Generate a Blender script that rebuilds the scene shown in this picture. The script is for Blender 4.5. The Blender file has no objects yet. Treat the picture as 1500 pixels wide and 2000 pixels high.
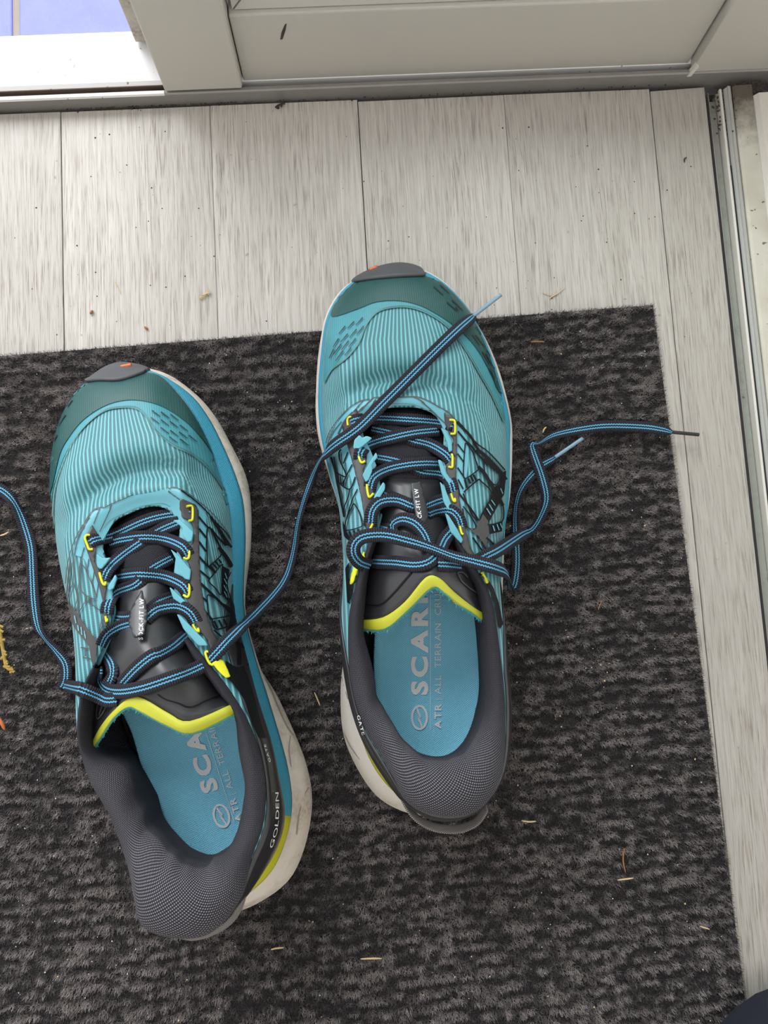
import bpy, bmesh, math, random
import numpy as np
from mathutils import Vector, Matrix, geometry, noise
from mathutils.bvhtree import BVHTree
random.seed(7)
C = bpy.context.scene
COL = C.collection
# ------------------------------------------------------------------ camera
F, HC = 1574.0, 0.48
def _axes():
    d = Vector(((714.2-750)/F, -(1176.7-1000)/F, -1)); Z = -d.normalized()
    yaw = -0.0553
    y = Vector((math.sin(yaw), math.cos(yaw), 0)); Y = (y - Z*y.dot(Z)).normalized()
    return Y.cross(Z), Y, Z
AX, AY, AZ = _axes()
ROT = Matrix((AX, AY, AZ))                 # camera -> world
CAM = Vector((0, 0, HC))
def ray(px, py): return (ROT @ Vector(((px-750)/F, -(py-1000)/F, -1))).normalized()
def at(px, py, z=0.0):
    d = ray(px, py); return CAM + d*((z-HC)/d.z)
def at_y(px, py, y):
    d = ray(px, py); return CAM + d*(y/d.y)
def pix(p):
    c = ROT.transposed() @ (Vector(p)-CAM); return (750+F*c.x/-c.z, 1000-F*c.y/-c.z)
cd = bpy.data.cameras.new('camera'); cam = bpy.data.objects.new('camera', cd); COL.objects.link(cam)
cam.matrix_world = Matrix.Translation(CAM) @ ROT.to_4x4()
cd.sensor_fit = 'VERTICAL'; cd.sensor_height = 24; cd.lens = F/2000*24; cd.clip_start = .01
C.camera = cam
# ------------------------------------------------------------------ light
C.view_settings.view_transform = 'Standard'; C.view_settings.look = 'None'
C.view_settings.gamma = 1; C.view_settings.use_curve_mapping = False
C.view_settings.exposure = 0.0
w = bpy.data.worlds.new('overcast_sky'); C.world = w; w.use_nodes = True
bg = w.node_tree.nodes['Background']; bg.inputs[0].default_value = (.93, .97, 1, 1); bg.inputs[1].default_value = 2.2
def area(name, loc, target, sx, sy, power, col=(1, 1, 1)):
    l = bpy.data.lights.new(name, 'AREA'); l.shape = 'RECTANGLE'; l.size = sx; l.size_y = sy; l.energy = power; l.color = col
    o = bpy.data.objects.new(name, l); COL.objects.link(o); o.location = loc
    o.rotation_euler = (Vector(target)-Vector(loc)).to_track_quat('-Z', 'Y').to_euler(); return o
area('daylight_outside_door', (-.55, 1.65, 1.35), (-.1, .15, 0), 1.5, 1.1, 50, (.97, .985, 1))
area('overhead_fill', (-.3, -.6, 2.2), (0, 0, 0), 1.6, 1.6, 3.2, (1, .97, .94))  # added fill lamp overhead, brightens the shoe interiors
# ------------------------------------------------------------------ helpers
def tag(o, label=None, cat=None, group=None, kind=None):
    for k, v in (('label', label), ('category', cat), ('group', group), ('kind', kind)):
        if v: o[k] = v
    return o
def origin(parent):
    o = Vector((0, 0, 0))
    while parent is not None: o += parent.location; parent = parent.parent
    return o
def empty(name, loc, **kw):
    o = bpy.data.objects.new(name, None); o.location = loc; o.empty_display_size = .02; COL.objects.link(o); return tag(o, **kw)
def obj(name, verts, faces, m, parent=None, smooth=True, uv=None, loc=None, **kw):
    """verts in world space; stored relative to the parent (or to loc)"""
    o0 = origin(parent) if parent else Vector(loc or (0, 0, 0))
    me = bpy.data.meshes.new(name); me.from_pydata([tuple(Vector(v)-o0) for v in verts], [], faces)
    if m: me.materials.append(m)
    if smooth: me.polygons.foreach_set('use_smooth', [True]*len(me.polygons))
    if uv:
        l = me.uv_layers.new(name='uv')
        for i, lp in enumerate(me.loops): l.data[i].uv = uv[lp.vertex_index]
    me.update()
    o = bpy.data.objects.new(name, me); COL.objects.link(o)
    if parent: o.parent = parent
    else: o.location = o0
    return tag(o, **kw)
def solid(o, t, off=-1):
    md = o.modifiers.new('s', 'SOLIDIFY'); md.thickness = t; md.offset = off; return o
def bev(o, w, n=2):
    md = o.modifiers.new('b', 'BEVEL'); md.width = w; md.segments = n; md.limit_method = 'ANGLE'; return o
def box(x0, x1, y0, y1, z0, z1):
    v = [(x, y, z) for x in (x0, x1) for y in (y0, y1) for z in (z0, z1)]
    return v, [(0, 1, 3, 2), (4, 6, 7, 5), (0, 4, 5, 1), (2, 3, 7, 6), (0, 2, 6, 4), (1, 5, 7, 3)]
def boxo(name, b, m, parent=None, bw=.0008, **kw):
    v, f = box(*b); loc = None if parent else ((b[0]+b[1])/2, (b[2]+b[3])/2, b[4])
    o = obj(name, v, f, m, parent, False, loc=loc, **kw)
    if bw: bev(o, bw)
    return o
def cat(P, closed, k):
    P = [Vector(p) for p in P]; n = len(P); out = []
    for i in range(n if closed else n-1):
        if closed: a, b, c, d = P[i-1], P[i], P[(i+1) % n], P[(i+2) % n]
        else: a, b, c, d = P[max(i-1, 0)], P[i], P[i+1], P[min(i+2, n-1)]
        for j in range(k):
            t = j/k
            out.append(.5*((2*b)+(c-a)*t+(2*a-5*b+4*c-d)*t*t+(3*b-a-3*c+d)*t*t*t))
    if not closed: out.append(P[-1])
    return out
def loft(rows, closed=True, close_rows=False):
    n = len(rows[0]); v = [p for r in rows for p in r]; f = []
    for r in range(len(rows)-1 + (1 if close_rows else 0)):
        r2 = (r+1) % len(rows)
        for i in range(n if closed else n-1):
            j = (i+1) % n; f.append((r*n+i, r2*n+i, r2*n+j, r*n+j))
    return v, f
# ------------------------------------------------------------------ materials
class NT:
    def __init__(s, name):
        s.m = bpy.data.materials.new(name); s.m.use_nodes = True; s.t = s.m.node_tree; s.b = s.t.nodes['Principled BSDF']
    def n(s, typ, ins={}, **kw):
        nd = s.t.nodes.new(typ)
        for k, v in kw.items(): setattr(nd, k, v)
        for k, v in ins.items(): s.put(nd.inputs[k], v)
        return nd
    def put(s, sock, v):
        if isinstance(v, bpy.types.NodeSocket): s.t.links.new(v, sock)
        elif v is not None:
            if sock.type == 'RGBA' and len(v) == 3: v = (*v, 1)
            sock.default_value = v
    def math(s, op, a, b=None, c=None, clamp=False):
        nd = s.t.nodes.new('ShaderNodeMath'); nd.operation = op; nd.use_clamp = clamp
        s.put(nd.inputs[0], a); s.put(nd.inputs[1], b); s.put(nd.inputs[2], c); return nd.outputs[0]
    def mix(s, f, a, b, bt='MIX'):
        nd = s.t.nodes.new('ShaderNodeMix'); nd.data_type = 'RGBA'; nd.blend_type = bt
        s.put(nd.inputs[0], f); s.put(nd.inputs[6], a); s.put(nd.inputs[7], b); return nd.outputs[2]
    def ramp(s, f, stops):
        nd = s.t.nodes.new('ShaderNodeValToRGB'); s.put(nd.inputs[0], f); e = nd.color_ramp.elements
        while len(e) < len(stops): e.new(.5)
        for i, (p, c) in enumerate(stops): e[i].position = p; e[i].color = (*c, 1) if not isinstance(c, (int, float)) else (c, c, c, 1)
        return nd.outputs[0]
    def co(s, kind='Object', scale=(1, 1, 1), rot=(0, 0, 0), loc=(0, 0, 0)):
        t = s.n('ShaderNodeTexCoord').outputs[kind]
        return s.n('ShaderNodeMapping', {0: t, 'Scale': scale, 'Rotation': rot, 'Location': loc}).outputs[0]
    def noise(s, v, sc, det=2, rough=.5, dist=0):
        return s.n('ShaderNodeTexNoise', {'Vector': v, 'Scale': sc, 'Detail': det, 'Roughness': rough, 'Distortion': dist}).outputs[0]
    def sep(s, v): return s.n('ShaderNodeSeparateXYZ', {0: v}).outputs
    def out(s, col=None, rough=.5, bump=None, bs=.3, bd=.001, spec=.5, metal=0, **kw):
        s.put(s.b.inputs['Base Color'], col); s.put(s.b.inputs['Roughness'], rough)
        s.put(s.b.inputs['Specular IOR Level'], spec); s.put(s.b.inputs['Metallic'], metal)
        for k, v in kw.items(): s.put(s.b.inputs[k.replace('_', ' ')], v)
        if bump is not None:
            s.t.links.new(s.n('ShaderNodeBump', {'Height': bump, 'Strength': bs, 'Distance': bd}).outputs[0], s.b.inputs['Normal'])
        return s.m
def S(r, g, b):                       # sRGB 0-255 -> linear
    return tuple(((c/255)/12.92 if c <= 10.3 else ((c/255+.055)/1.055)**2.4) for c in (r, g, b))
def plain(name, col, rough=.5, var=.08, sc=60, **kw):
    t = NT(name); n = t.noise(t.co(), sc, 4)
    return t.out(t.mix(n, tuple(c*(1-var) for c in col), tuple(min(1, c*(1+var)) for c in col)), rough, n, .15, .0005, **kw)
def wood():
    t = NT('laminate'); r = t.n('ShaderNodeObjectInfo').outputs['Random']
    off = t.n('ShaderNodeCombineXYZ', {0: t.math('MULTIPLY', r, 7.), 1: t.math('MULTIPLY', r, 13.)}).outputs[0]
    g = t.n('ShaderNodeNewGeometry').outputs['Position']
    p = t.n('ShaderNodeVectorMath', {0: g, 1: off}, operation='ADD').outputs[0]
    def mp(sc): return t.n('ShaderNodeMapping', {0: p, 'Scale': sc}).outputs[0]
    warp = t.noise(mp((14, 3, 1)), 1, 2)
    pw = t.n('ShaderNodeVectorMath', {0: p, 1: t.n('ShaderNodeCombineXYZ', {0: t.math('MULTIPLY', warp, .012)}).outputs[0]}, operation='ADD').outputs[0]
    def mw(sc): return t.n('ShaderNodeMapping', {0: pw, 'Scale': sc}).outputs[0]
    fine = t.noise(mw((1250, 42, 1)), 1, 3, .6); mid = t.noise(mw((520, 14, 1)), 1, 4, .6); big = t.noise(mw((38, 5, 1)), 1, 3)
    amt = t.ramp(big, [(.3, .25), (.7, 1.)])
    dark = t.math('MULTIPLY', t.ramp(fine, [(.50, 0.), (.68, 1.)]), amt)
    tone = t.sep(t.n('ShaderNodeObjectInfo').outputs['Color'])[0]
    base = t.mix(t.ramp(mid, [(.36, 0.), (.66, 1.)]), S(199, 194, 188), S(173, 168, 161))
    base = t.mix(t.math('ADD', tone, 0), base, S(140, 136, 128))
    col = t.mix(t.math('MULTIPLY', dark, .95), base, S(116, 106, 96))
    spot = t.ramp(t.noise(mp((1, 1, 1)), 160, 1), [(.76, 0.), (.8, 1.)])
    col = t.mix(t.math('MULTIPLY', spot, .45), col, S(120, 100, 85))
    return t.out(col, .48, t.math('SUBTRACT', 1., dark), .35, .0004, .35)
def dirty_white(name, col, amount, sc=14, dirt=(92, 76, 58), rough=.4, spots=True):
    t = NT(name); v = t.co()
    n = t.noise(v, sc, 6, .65); n2 = t.noise(v, 420, 3, .6)
    f = t.math('MULTIPLY', t.ramp(n, [(.60-.2*amount, 0.), (.78-.1*amount, 1.)]), t.ramp(n2, [(.35, .25), (.62, 1.)]))
    sp = t.ramp(t.noise(v, 260, 1), [(.735, 0.), (.76, 1.)])
    c = t.mix(t.noise(v, 5, 3), col, tuple(x*.9 for x in col))
    c = t.mix(t.math('MULTIPLY', f, min(1, .45+amount*.4)), c, S(*dirt))
    if spots: c = t.mix(t.math('MULTIPLY', sp, .7), c, S(70, 55, 42))
    return t.out(c, rough, n2, .06, .0004)
def tile():
    t = NT('blue_tile'); v = t.co(); n = t.noise(v, 60, 6, .7); n2 = t.noise(v, 14, 3)
    c = t.mix(n, S(86, 94, 186), S(122, 130, 214)); c = t.mix(t.math('MULTIPLY', n2, .3), c, S(120, 120, 215))
    return t.out(c, .5, n, .2, .001)
def rib_fabric(base=((112, 180, 184), (48, 102, 112), (42, 88, 112)), period=.0023):
    t = NT('ribbed_mesh'); uv = t.n('ShaderNodeUVMap', uv_map='uv').outputs[0]; s = t.sep(uv)
    x = t.math('MULTIPLY', s[0], 2*math.pi/period); a = t.math('MULTIPLY_ADD', t.math('SINE', x), .5, .5)
    y = t.math('MULTIPLY_ADD', t.math('SINE', t.math('MULTIPLY', s[1], 2*math.pi/.0011)), .5, .5)
    b2 = t.math('MULTIPLY_ADD', t.math('SINE', t.math('MULTIPLY_ADD', x, 2., 1.57)), .5, .5)
    ra = t.math('MAXIMUM', t.ramp(a, [(.45, 0.), (.85, 1.)]), t.math('MULTIPLY', t.math('MULTIPLY', b2, t.math('SUBTRACT', 1., a)), .0 if period < .001 else .38))
    n = t.noise(t.co(), 45, 3)
    lo = t.mix(t.math('MULTIPLY', y, .5), S(*base[1]), S(*base[2])); hi = t.mix(n, S(*base[0]), tuple(.85*c for c in S(*base[0])))
    return t.out(t.mix(ra, lo, hi), .5, t.math('ADD', ra, t.math('MULTIPLY', y, .12)), .5, .0006, .4, Sheen_Weight=.15)
def fine_rib(name, c1, c2, period=.0012, rough=.45, spec=.4, w=.35):
    t = NT(name); s = t.sep(t.n('ShaderNodeUVMap', uv_map='uv').outputs[0])
    a = t.math('MULTIPLY_ADD', t.math('SINE', t.math('MULTIPLY', s[0], 2*math.pi/period)), .5, .5)
    n = t.noise(t.co(), 38, 5, .6)
    c = t.mix(t.math('MULTIPLY', a, w), S(*c1), S(*c2)); c = t.mix(t.ramp(n, [(.45, 0.), (.75, .35)]), c, tuple(.8*x for x in S(*c1)))
    return t.out(c, rough, a, .15, .0004, spec)
def knit(name, c1, c2, px=.0016, py=.0013, rough=.75, lo=.45, hi=.8, amt=1., grad=None):
    """offset dot knit laid out on the uv map (metres)"""
    t = NT(name); s = t.sep(t.n('ShaderNodeUVMap', uv_map='uv').outputs[0])
    u = t.math('MULTIPLY', s[0], math.pi/px); v = t.math('MULTIPLY', s[1], math.pi/py)
    p = t.math('ABSOLUTE', t.math('MULTIPLY', t.math('SINE', u), t.math('SINE', v)))
    q = t.math('ABSOLUTE', t.math('MULTIPLY', t.math('COSINE', u), t.math('COSINE', v)))
    d = t.math('MAXIMUM', p, q); r = t.ramp(d, [(lo, 0.), (hi, 1.)])
    if grad:
        r2 = t.math('MULTIPLY', r, t.ramp(t.n('ShaderNodeAttribute', attribute_name='dots').outputs['Fac'], [(0, .10), (1, .95)]))
    else: r2 = t.math('MULTIPLY', r, amt)
    return t.out(t.mix(r2, S(*c1), S(*c2)), rough, d, .5, .0006, .2)
def lace_mat():
    t = NT('lace_weave'); s = t.sep(t.n('ShaderNodeUVMap', uv_map='uv').outputs[0])
    k = 2*math.pi/.0016
    wob = t.math('MULTIPLY', t.math('SINE', t.math('MULTIPLY', s[1], k)), .022)
    u = t.math('ADD', s[0], wob)
    def band(c, w): return t.math('LESS_THAN', t.math('ABSOLUTE', t.math('SUBTRACT', u, c)), w)
    st = t.math('MAXIMUM', band(.375, .052), band(.625, .052))
    rib = t.math('MULTIPLY_ADD', t.math('SINE', t.math('MULTIPLY', s[1], 2*math.pi/.0011)), .5, .5)
    dk = t.mix(rib, S(20, 20, 27), S(48, 46, 56))
    lt = t.mix(rib, S(72, 150, 190), S(106, 182, 216))
    return t.out(t.mix(st, dk, lt), .75, rib, .6, .0007, .25)
M = dict(
    wood=wood(), tile=tile(), grout=plain('grout', S(150, 140, 130), .9),
    groove_l=plain('brown_grime', S(96, 82, 72), .9, .3, 300), cover=plain('track_cover', S(176, 177, 173), .4, .04, 30),
    alu=plain('grey_aluminium', S(136, 133, 130), .35, spec=.5, metal=.25),
    white=dirty_white('white_upvc', S(214, 210, 202), .0, spots=False),
    sash=plain('sash_white', S(182, 178, 170), .42, .03, 8),
    sill=dirty_white('white_sill', S(226, 226, 226), .05, 9, (110, 96, 80)),
    dirty=dirty_white('dirty_white', S(205, 202, 190), .5, 18),
    filthy=dirty_white('mould_stained_white', S(185, 176, 160), .95, 30, (78, 58, 40)),
    green=dirty_white('grimy_track', S(150, 154, 146), .55, 60, (90, 92, 80)),
    rubber=plain('black_gasket', S(28, 28, 30), .6), groove=plain('groove_dirt', S(70, 62, 54), .9, .3, 300),
    wall=plain('wall_paint', S(225, 220, 212), .8, .02), glass=None,
    matbase=plain('mat_backing', S(20, 19, 20), .95),
    rib=rib_fabric(), toe=fine_rib('toe_overlay', (26, 72, 70), (38, 86, 83)),
    toe2=fine_rib('toe_overlay_light', (62, 134, 146), (78, 154, 162)),
    tpu=plain('teal_tpu', S(96, 164, 178), .38, .05, 30), tpu_l=plain('flap_teal', S(100, 170, 184), .45, .06, 40),
    eyestay=plain('dark_eyestay', S(60, 58, 59), .42, .12, 50), print_=plain('black_print', S(12, 12, 15), .5, spec=.2),
    printg=plain('grey_print', S(74, 74, 73), .5, spec=.25), stitch=plain('stitch', S(84, 128, 124), .7),
    stitch_d=plain('dash_print', S(20, 32, 40), .5),
    midsole=dirty_white('foam_midsole', S(214, 207, 197), .32, 26, (130, 105, 80), .6, False),
    groove2=plain('groove_shade_grey', S(150, 140, 128), .7), midsole_d=dirty_white('muddy_midsole', S(214, 205, 192), .75, 34, (118, 92, 66), .6, False),
    band=knit('blue_sidewall', (58, 142, 172), (84, 172, 192), .0011, .0011, .55, amt=.45),
    yellow=plain('yellow_foam', S(190, 188, 26), .5, .08, 30), yel=plain('yellow_loop', S(212, 212, 34), .45, .03),
    outsole=plain('black_rubber', S(42, 42, 44), .7), bumper=plain('dark_rubber', S(70, 71, 74), .6, .15, 90),
    orange=plain('orange_lug', S(212, 98, 30), .5), counter=plain('black_gloss_tpu', S(38, 37, 39), .3, .15, 30, spec=.6),
    collar=knit('collar_knit', (38, 37, 44), (136, 134, 138), .0017, .0014, .8, .70, .97, grad=True),
    lining=knit('lining', (26, 26, 32), (52, 52, 62), .0014, .0012, .85),
    insole=knit('insole_fabric', (96, 178, 214), (150, 224, 250), .0014, .00105, .7, .3, .75),
    tongue=plain('tongue_black', S(38, 38, 41), .36, .1, 60, spec=.6), tmesh=knit('tongue_mesh', (22, 22, 26), (50, 50, 56), .0011, .0011, .8),
    trim=plain('yellow_trim', S(182, 184, 50), .55, .04, 60), fuzz=plain('teal_fuzz', S(70, 158, 160), .9),
    lace=lace_mat(), aglet=plain('clear_aglet', S(120, 150, 170), .25), inkw=plain('grey_ink', S(222, 228, 230), .5),
    ink=plain('white_ink', S(232, 232, 232), .5), strap=knit('strap', (52, 50, 50), (150, 145, 140), .0008, .0010, .6),
    straw=plain('straw', S(196, 172, 130), .8), needle=plain('brown_needle', S(150, 98, 58), .8), grit=plain('grit', S(200, 198, 196), .7),
    moss=plain('dry_moss', S(150, 126, 62), .9, .3, 400), leaf=plain('orange_leaf', S(190, 105, 55), .8), bug=plain('dark_debris', S(60, 50, 48), .9),
    navy=plain('navy_cloth', S(24, 28, 44), .9),
)
def glass():
    t = NT('pane_glass'); tr = t.n('ShaderNodeBsdfTransparent', {0: (.93, .96, .95, 1)}); gl = t.n('ShaderNodeBsdfGlossy', {'Roughness': .02})
    mx = t.n('ShaderNodeMixShader', {0: .08, 1: tr.outputs[0], 2: gl.outputs[0]})
    t.t.links.new(mx.outputs[0], t.t.nodes['Material Output'].inputs[0]); return t.m
M['glass'] = glass()
# ------------------------------------------------------------------ sill, door, room
Y0 = at(0, 217.5).y                                   # front face of the sill
ZL = at_y(0, 197, Y0).z                           # height of the sill lip
def yz(px, py, z): return at(px, py, z).y
YG0, YG1 = yz(0, 189, ZL), yz(0, 176, ZL)         # groove
YS = yz(0, 60, ZL)                                # outer edge of the sill
XL, XR = -1.1, .95
# floor: planks, each its own board
floor = empty('floor', (0, 0, 0), kind='structure')
seams = [at(118.5, 220).x, at(410, 207).x, at(698.5, 198).x, at(984, 190).x, at(1269.4, 180).x, at(1376, 170).x]
wd = seams[3]-seams[2]
XE = seams[5]
xs = [seams[0]-wd*k for k in range(8, 0, -1)] + seams
ends = {0: 0., }
dz = .0012
boxo('subfloor', (xs[0], XE+.002, -1.6, Y0+.01, -.014, -.008), M['groove'], floor, 0)
for i in range(len(xs)-1):
    a, b = xs[i], xs[i+1]; hard = (len(xs)-1-i) % 2 == 1
    ga = .00025 if i >= len(xs)-2 or (i % 2 == (len(xs)-2) % 2) else .00008
    gb = .00025 if i >= len(xs)-3 and i != len(xs)-2 or (i % 2 == (len(xs)-3) % 2) else .00008
    # board ends are cut slightly short of the sill, a little unevenly
    e0, e1 = {len(xs)-2: (at(1270, 178).y, at(1376, 170).y), len(xs)-3: (at(990, 184.5).y, at(1268, 173.5).y), len(xs)-4: (at(700, 198).y, at(984, 185).y),
              len(xs)-5: (at(412, 206).y, at(697, 194.5).y), len(xs)-6: (at(120, 218.5).y, at(410, 206.5).y), len(xs)-7: (at(0, 223).y, at(117, 218).y)}.get(i, (Y0-.0015, Y0-.0015))
    x0, x1 = a+ga, b-gb
    v = [(x0, -1.6, -.008), (x1, -1.6, -.008), (x1, e1, -.008), (x0, e0, -.008), (x0, -1.6, 0), (x1, -1.6, 0), (x1, e1, 0), (x0, e0, 0)]
    pl = bev(obj('plank', v, [(3, 2, 1, 0), (4, 5, 6, 7), (0, 1, 5, 4), (1, 2, 6, 5), (2, 3, 7, 6), (3, 0, 4, 7)], M['wood'], floor, False), .0003, 1)
    pl.color = ({1: .5, 2: .36, 3: .22, 4: .1, 5: .26, 6: .42}.get(len(xs)-1-i, .4), 0, 0, 1)
# sill profile, extruded along X
def extrude_x(name, prof, x0, x1, m, parent=None, **kw):
    n = len(prof); v = [(x, y, z) for x in (x0, x1) for (y, z) in prof]
    f = [(i, (i+1) % n, n+(i+1) % n, n+i) for i in range(n)] + [tuple(range(n))[::-1], tuple(range(n, 2*n))]
    return obj(name, v, f, m, parent, False, loc=(0, Y0, 0), **kw)
sillroot = empty('trim_1', (0, Y0, 0), kind='structure')
sf = extrude_x('sill_front', [(Y0, -.02), (Y0, ZL-.0008), (Y0+.0008, ZL), (YG0, ZL), (YG0, ZL-.009), (YG0, -.02)], XL, XR, M['alu'], sillroot)
extrude_x('sill_groove', [(YG0, -.02), (YG0, ZL-.008), (YG1, ZL-.008), (YG1, -.02)], XL, XR, M['groove'], sillroot)
extrude_x('sill_lip', [(Y0-.0002, ZL-.001), (Y0+.0002, ZL+.0006), (YG0-.0006, ZL+.0006), (YG0, ZL-.001)], XL, at(321, 180, ZL).x, M['sill'], sillroot, label='bright white top lip of the sill')
extrude_x('sill_top', [(YG1, -.02), (YG1, ZL-.001), (YG1+.002, ZL+.0005), (YG1+.006, ZL), (YS-.004, ZL-.002), (YS, ZL-.005), (YS, -.02)], XL, XR, M['sill'], sillroot)
boxo('groove_dirt', (XL, at(318, 176, ZL).x, YG1-.0005, YG1-.0001, ZL-.008, ZL-.0012), M['groove_l'], sillroot, 0, label='brown grime in the sill groove')
# patio tiles outside
zt = -.012
patio = empty('floor_1', (-.5, YS+.5, zt), kind='structure')
boxo('grout_bed', (XL-1, XR+.6, YS-.001, YS+2.2, zt-.03, zt-.0012), M['grout'], patio, 0)
gx = at(31, 30, zt).x; tw = .30
for i in range(-5, 7):
    for j in range(7):
        x0 = gx+i*tw+.002; y0 = YS+.0005-.18*(1 if j == 0 else 0)+ j*tw
        y0 = YS+.001 if j == 0 else YS+.12+(j-1)*tw+.002
        y1 = YS+.12-.002 if j == 0 else YS+.12+j*tw-.002
        if x0 > XR+.5 or x0 < XL-1: continue
        boxo('tile', (x0, x0+tw-.0045, y0, y1, zt-.01, zt), M['tile'], patio, .001)
# sliding sash
def xat(px, py, y): return at_y(px, py, y).x
door = empty('door_1', (at(475, 178, ZL).x, Y0, ZL), kind='structure')
sx0, sx1 = xat(323, 182, Y0+.001), xat(475, 177.6, Y0+.001)
SD = (YS-Y0)*.78
TOP = 2.0
boxo('stile', (sx0, sx1, Y0+.0008, Y0+SD*.55, ZL+.0012, TOP), M['sash'], door, .0012)
YR = Y0+.0075
zr0 = at_y(900, 146, YR).z; zr1 = at_y(750, 19, YR).z
rx1 = xat(1339, 133, YR)
boxo('bottom_rail', (sx1+.0005, rx1, YR, Y0+SD*.5, zr0, zr1), M['sash'], door, .001, label='wide grey white bottom rail with a scuff mark')
# glazing bead: chamfered strip on the rail, with mitred upright piece beside the stile
yb = YR+.003
zb = zr1+.016
def wedge(name, P, depth, parent, m): # convex polygon in XZ, front at given y per vertex
    n = len(P); v = [(x, y, z) for (x, y, z) in P]+[(x, y+depth, z) for (x, y, z) in P]
    f = [tuple(range(n))]+[tuple(range(2*n-1, n-1, -1))]+[(i, n+i, n+(i+1) % n, (i+1) % n) for i in range(n)]
    return obj(name, v, f, m, parent, False)
bw = .016
wedge('glazing_bead', [(sx1+.004, yb, zr1+.0006), (rx1, yb, zr1+.0006), (rx1, yb+.006, zb), (sx1+.004+bw, yb+.006, zb)], .01, door, M['sash'])
wedge('glazing_bead', [(sx1+.003, yb, zr1+.001), (sx1+.003+bw, yb+.006, zb+.0005), (sx1+.003+bw, yb+.006, TOP-.1), (sx1+.003, yb, TOP-.1)], .01, door, M['sash'])
boxo('gasket', (sx1+.004+bw, rx1, yb+.008, yb+.014, zb-.004, zb+.003), M['white'], door, 0)
boxo('glass_pane', (sx1+.01, rx1, yb+.012, yb+.018, zr1+.004, TOP-.09), M['glass'], door, 0)
boxo('top_rail', (sx0, rx1, YR, Y0+SD*.5, TOP-.09, TOP), M['sash'], door, .001)
# interlock profile behind the stile, stained
ib = yz(266, 84, ZL)
ix0 = xat(265, 84, ib)
boxo('interlock', (ix0, sx0+.06, ib, ib+.02, ZL+.0006, TOP), M['filthy'], door, .0006, label='mould stained edge strip behind the stile')
# frame jamb piece at the right
fr = empty('door_2', (rx1+.1, Y0, ZL), kind='structure')
boxo('frame_post', (rx1+.0012, XR, Y0+.0012, Y0+SD, ZL-.001, TOP), M['sash'], fr, .0008)
wedge('corner_tab', [(rx1-.001, Y0-.0002, ZL-.003), (rx1+.0016, Y0-.0002, ZL-.003), (rx1+.0030, Y0-.0002, ZL+.006), (rx1+.0012, Y0-.0002, ZL+.007)], .003, fr, M['white'])
# right hand track, extruded along Y
def ext_y(name, prof, y0, y1, m, parent, **kw):
    n = len(prof); v = [(x, y, z) for y in (y0, y1) for (x, z) in prof]
    f = [(i, n+i, n+(i+1) % n, (i+1) % n) for i in range(n)] + [tuple(range(n)), tuple(range(2*n-1, n-1, -1))]
    return obj(name, v, f, m, parent, False, **kw)
tr = empty('trim_2', (XE, 0, 0), kind='structure')
Xp = lambda px, z=0.: at(px, 196, z).x+ (XE-at(1378.5, 196).x)      # track pixel columns measured at y=196
ye = Y0-.002
a0, a1, a2, a3, a4 = XE+.0006, Xp(1387), Xp(1402, -.002), Xp(1412), Xp(1431, .004)
boxo('track_bed', (a0-.001, a4+.05, -1.6, ye, -.02, -.010), M['groove'], tr, 0)
boxo('track_gasket', (a0, a0+.0012, -1.6, ye-.05, -.01, -.0015), M['rubber'], tr, 0)
boxo('track_strip', (a0+.0016, a1, -1.6, ye-.004, -.01, -.0012), M['alu'], tr, .0003)
boxo('track_channel', (a1+.0008, a2-.0006, -1.6, ye-.008, -.01, -.005), M['green'], tr, 0, label='grimy greenish channel of the track')
boxo('track_ridge', (a2, a3-.0006, -1.6, ye-.003, -.01, .0012), M['white'], tr, .0006)
boxo('track_gasket', (a3-.0004, a3+.0004, -1.6, ye-.055, -.01, .0006), M['rubber'], tr, 0)
ext_y('track_cover', [(a3+.0008, -.01), (a3+.0008, 0.), (a3+.002, .0022), (a4-.002, .0036), (a4, .0030), (a4, -.01)], -1.6, ye-.003, M['cover'], tr)
def mould():
    t = NT('mouldy_white'); v = t.co(); y = t.sep(v)[1]
    g = t.n('ShaderNodeMapRange', {0: y, 1: Y0-.085, 2: Y0-.004}).outputs[0]
    n = t.noise(v, 120, 6, .7); n2 = t.noise(v, 28, 4); f = t.ramp(t.math('ADD', t.math('MULTIPLY', t.math('POWER', g, 1.6), .62), t.math('MULTIPLY', n, .45)), [(.40, 0.), (.72, 1.)])
    c = t.mix(t.ramp(n2, [(.45, 0.), (.7, .5)]), S(196, 193, 181), S(160, 150, 130)); c = t.mix(t.math('MULTIPLY', f, .9), c, S(62, 50, 38))
    c = t.mix(t.ramp(t.noise(v, 300, 1), [(.72, 0.), (.75, .8)]), c, S(60, 48, 36)); return t.out(c, .6, n, .1)
M['mould'] = mould()
w2 = empty('trim_3', (a4+.02, 0, 0), kind='structure')
a5 = a4+.0125
ext_y('frame_base', [(a4+.0006, -.01), (a4+.0006, .004), (a4+.002, .0052), (a5, .0055), (a5, -.01)], -1.6, ye-.004, M['mould'], w2, label='dirt spotted white frame base')
ext_y('frame_step', [(a5, -.01), (a5, .0062), (a5+.002, .009), (a5+.06, .011), (a5+.4, .011), (a5+.4, -.01)], -1.6, ye-.012, M['white'], w2)
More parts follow.
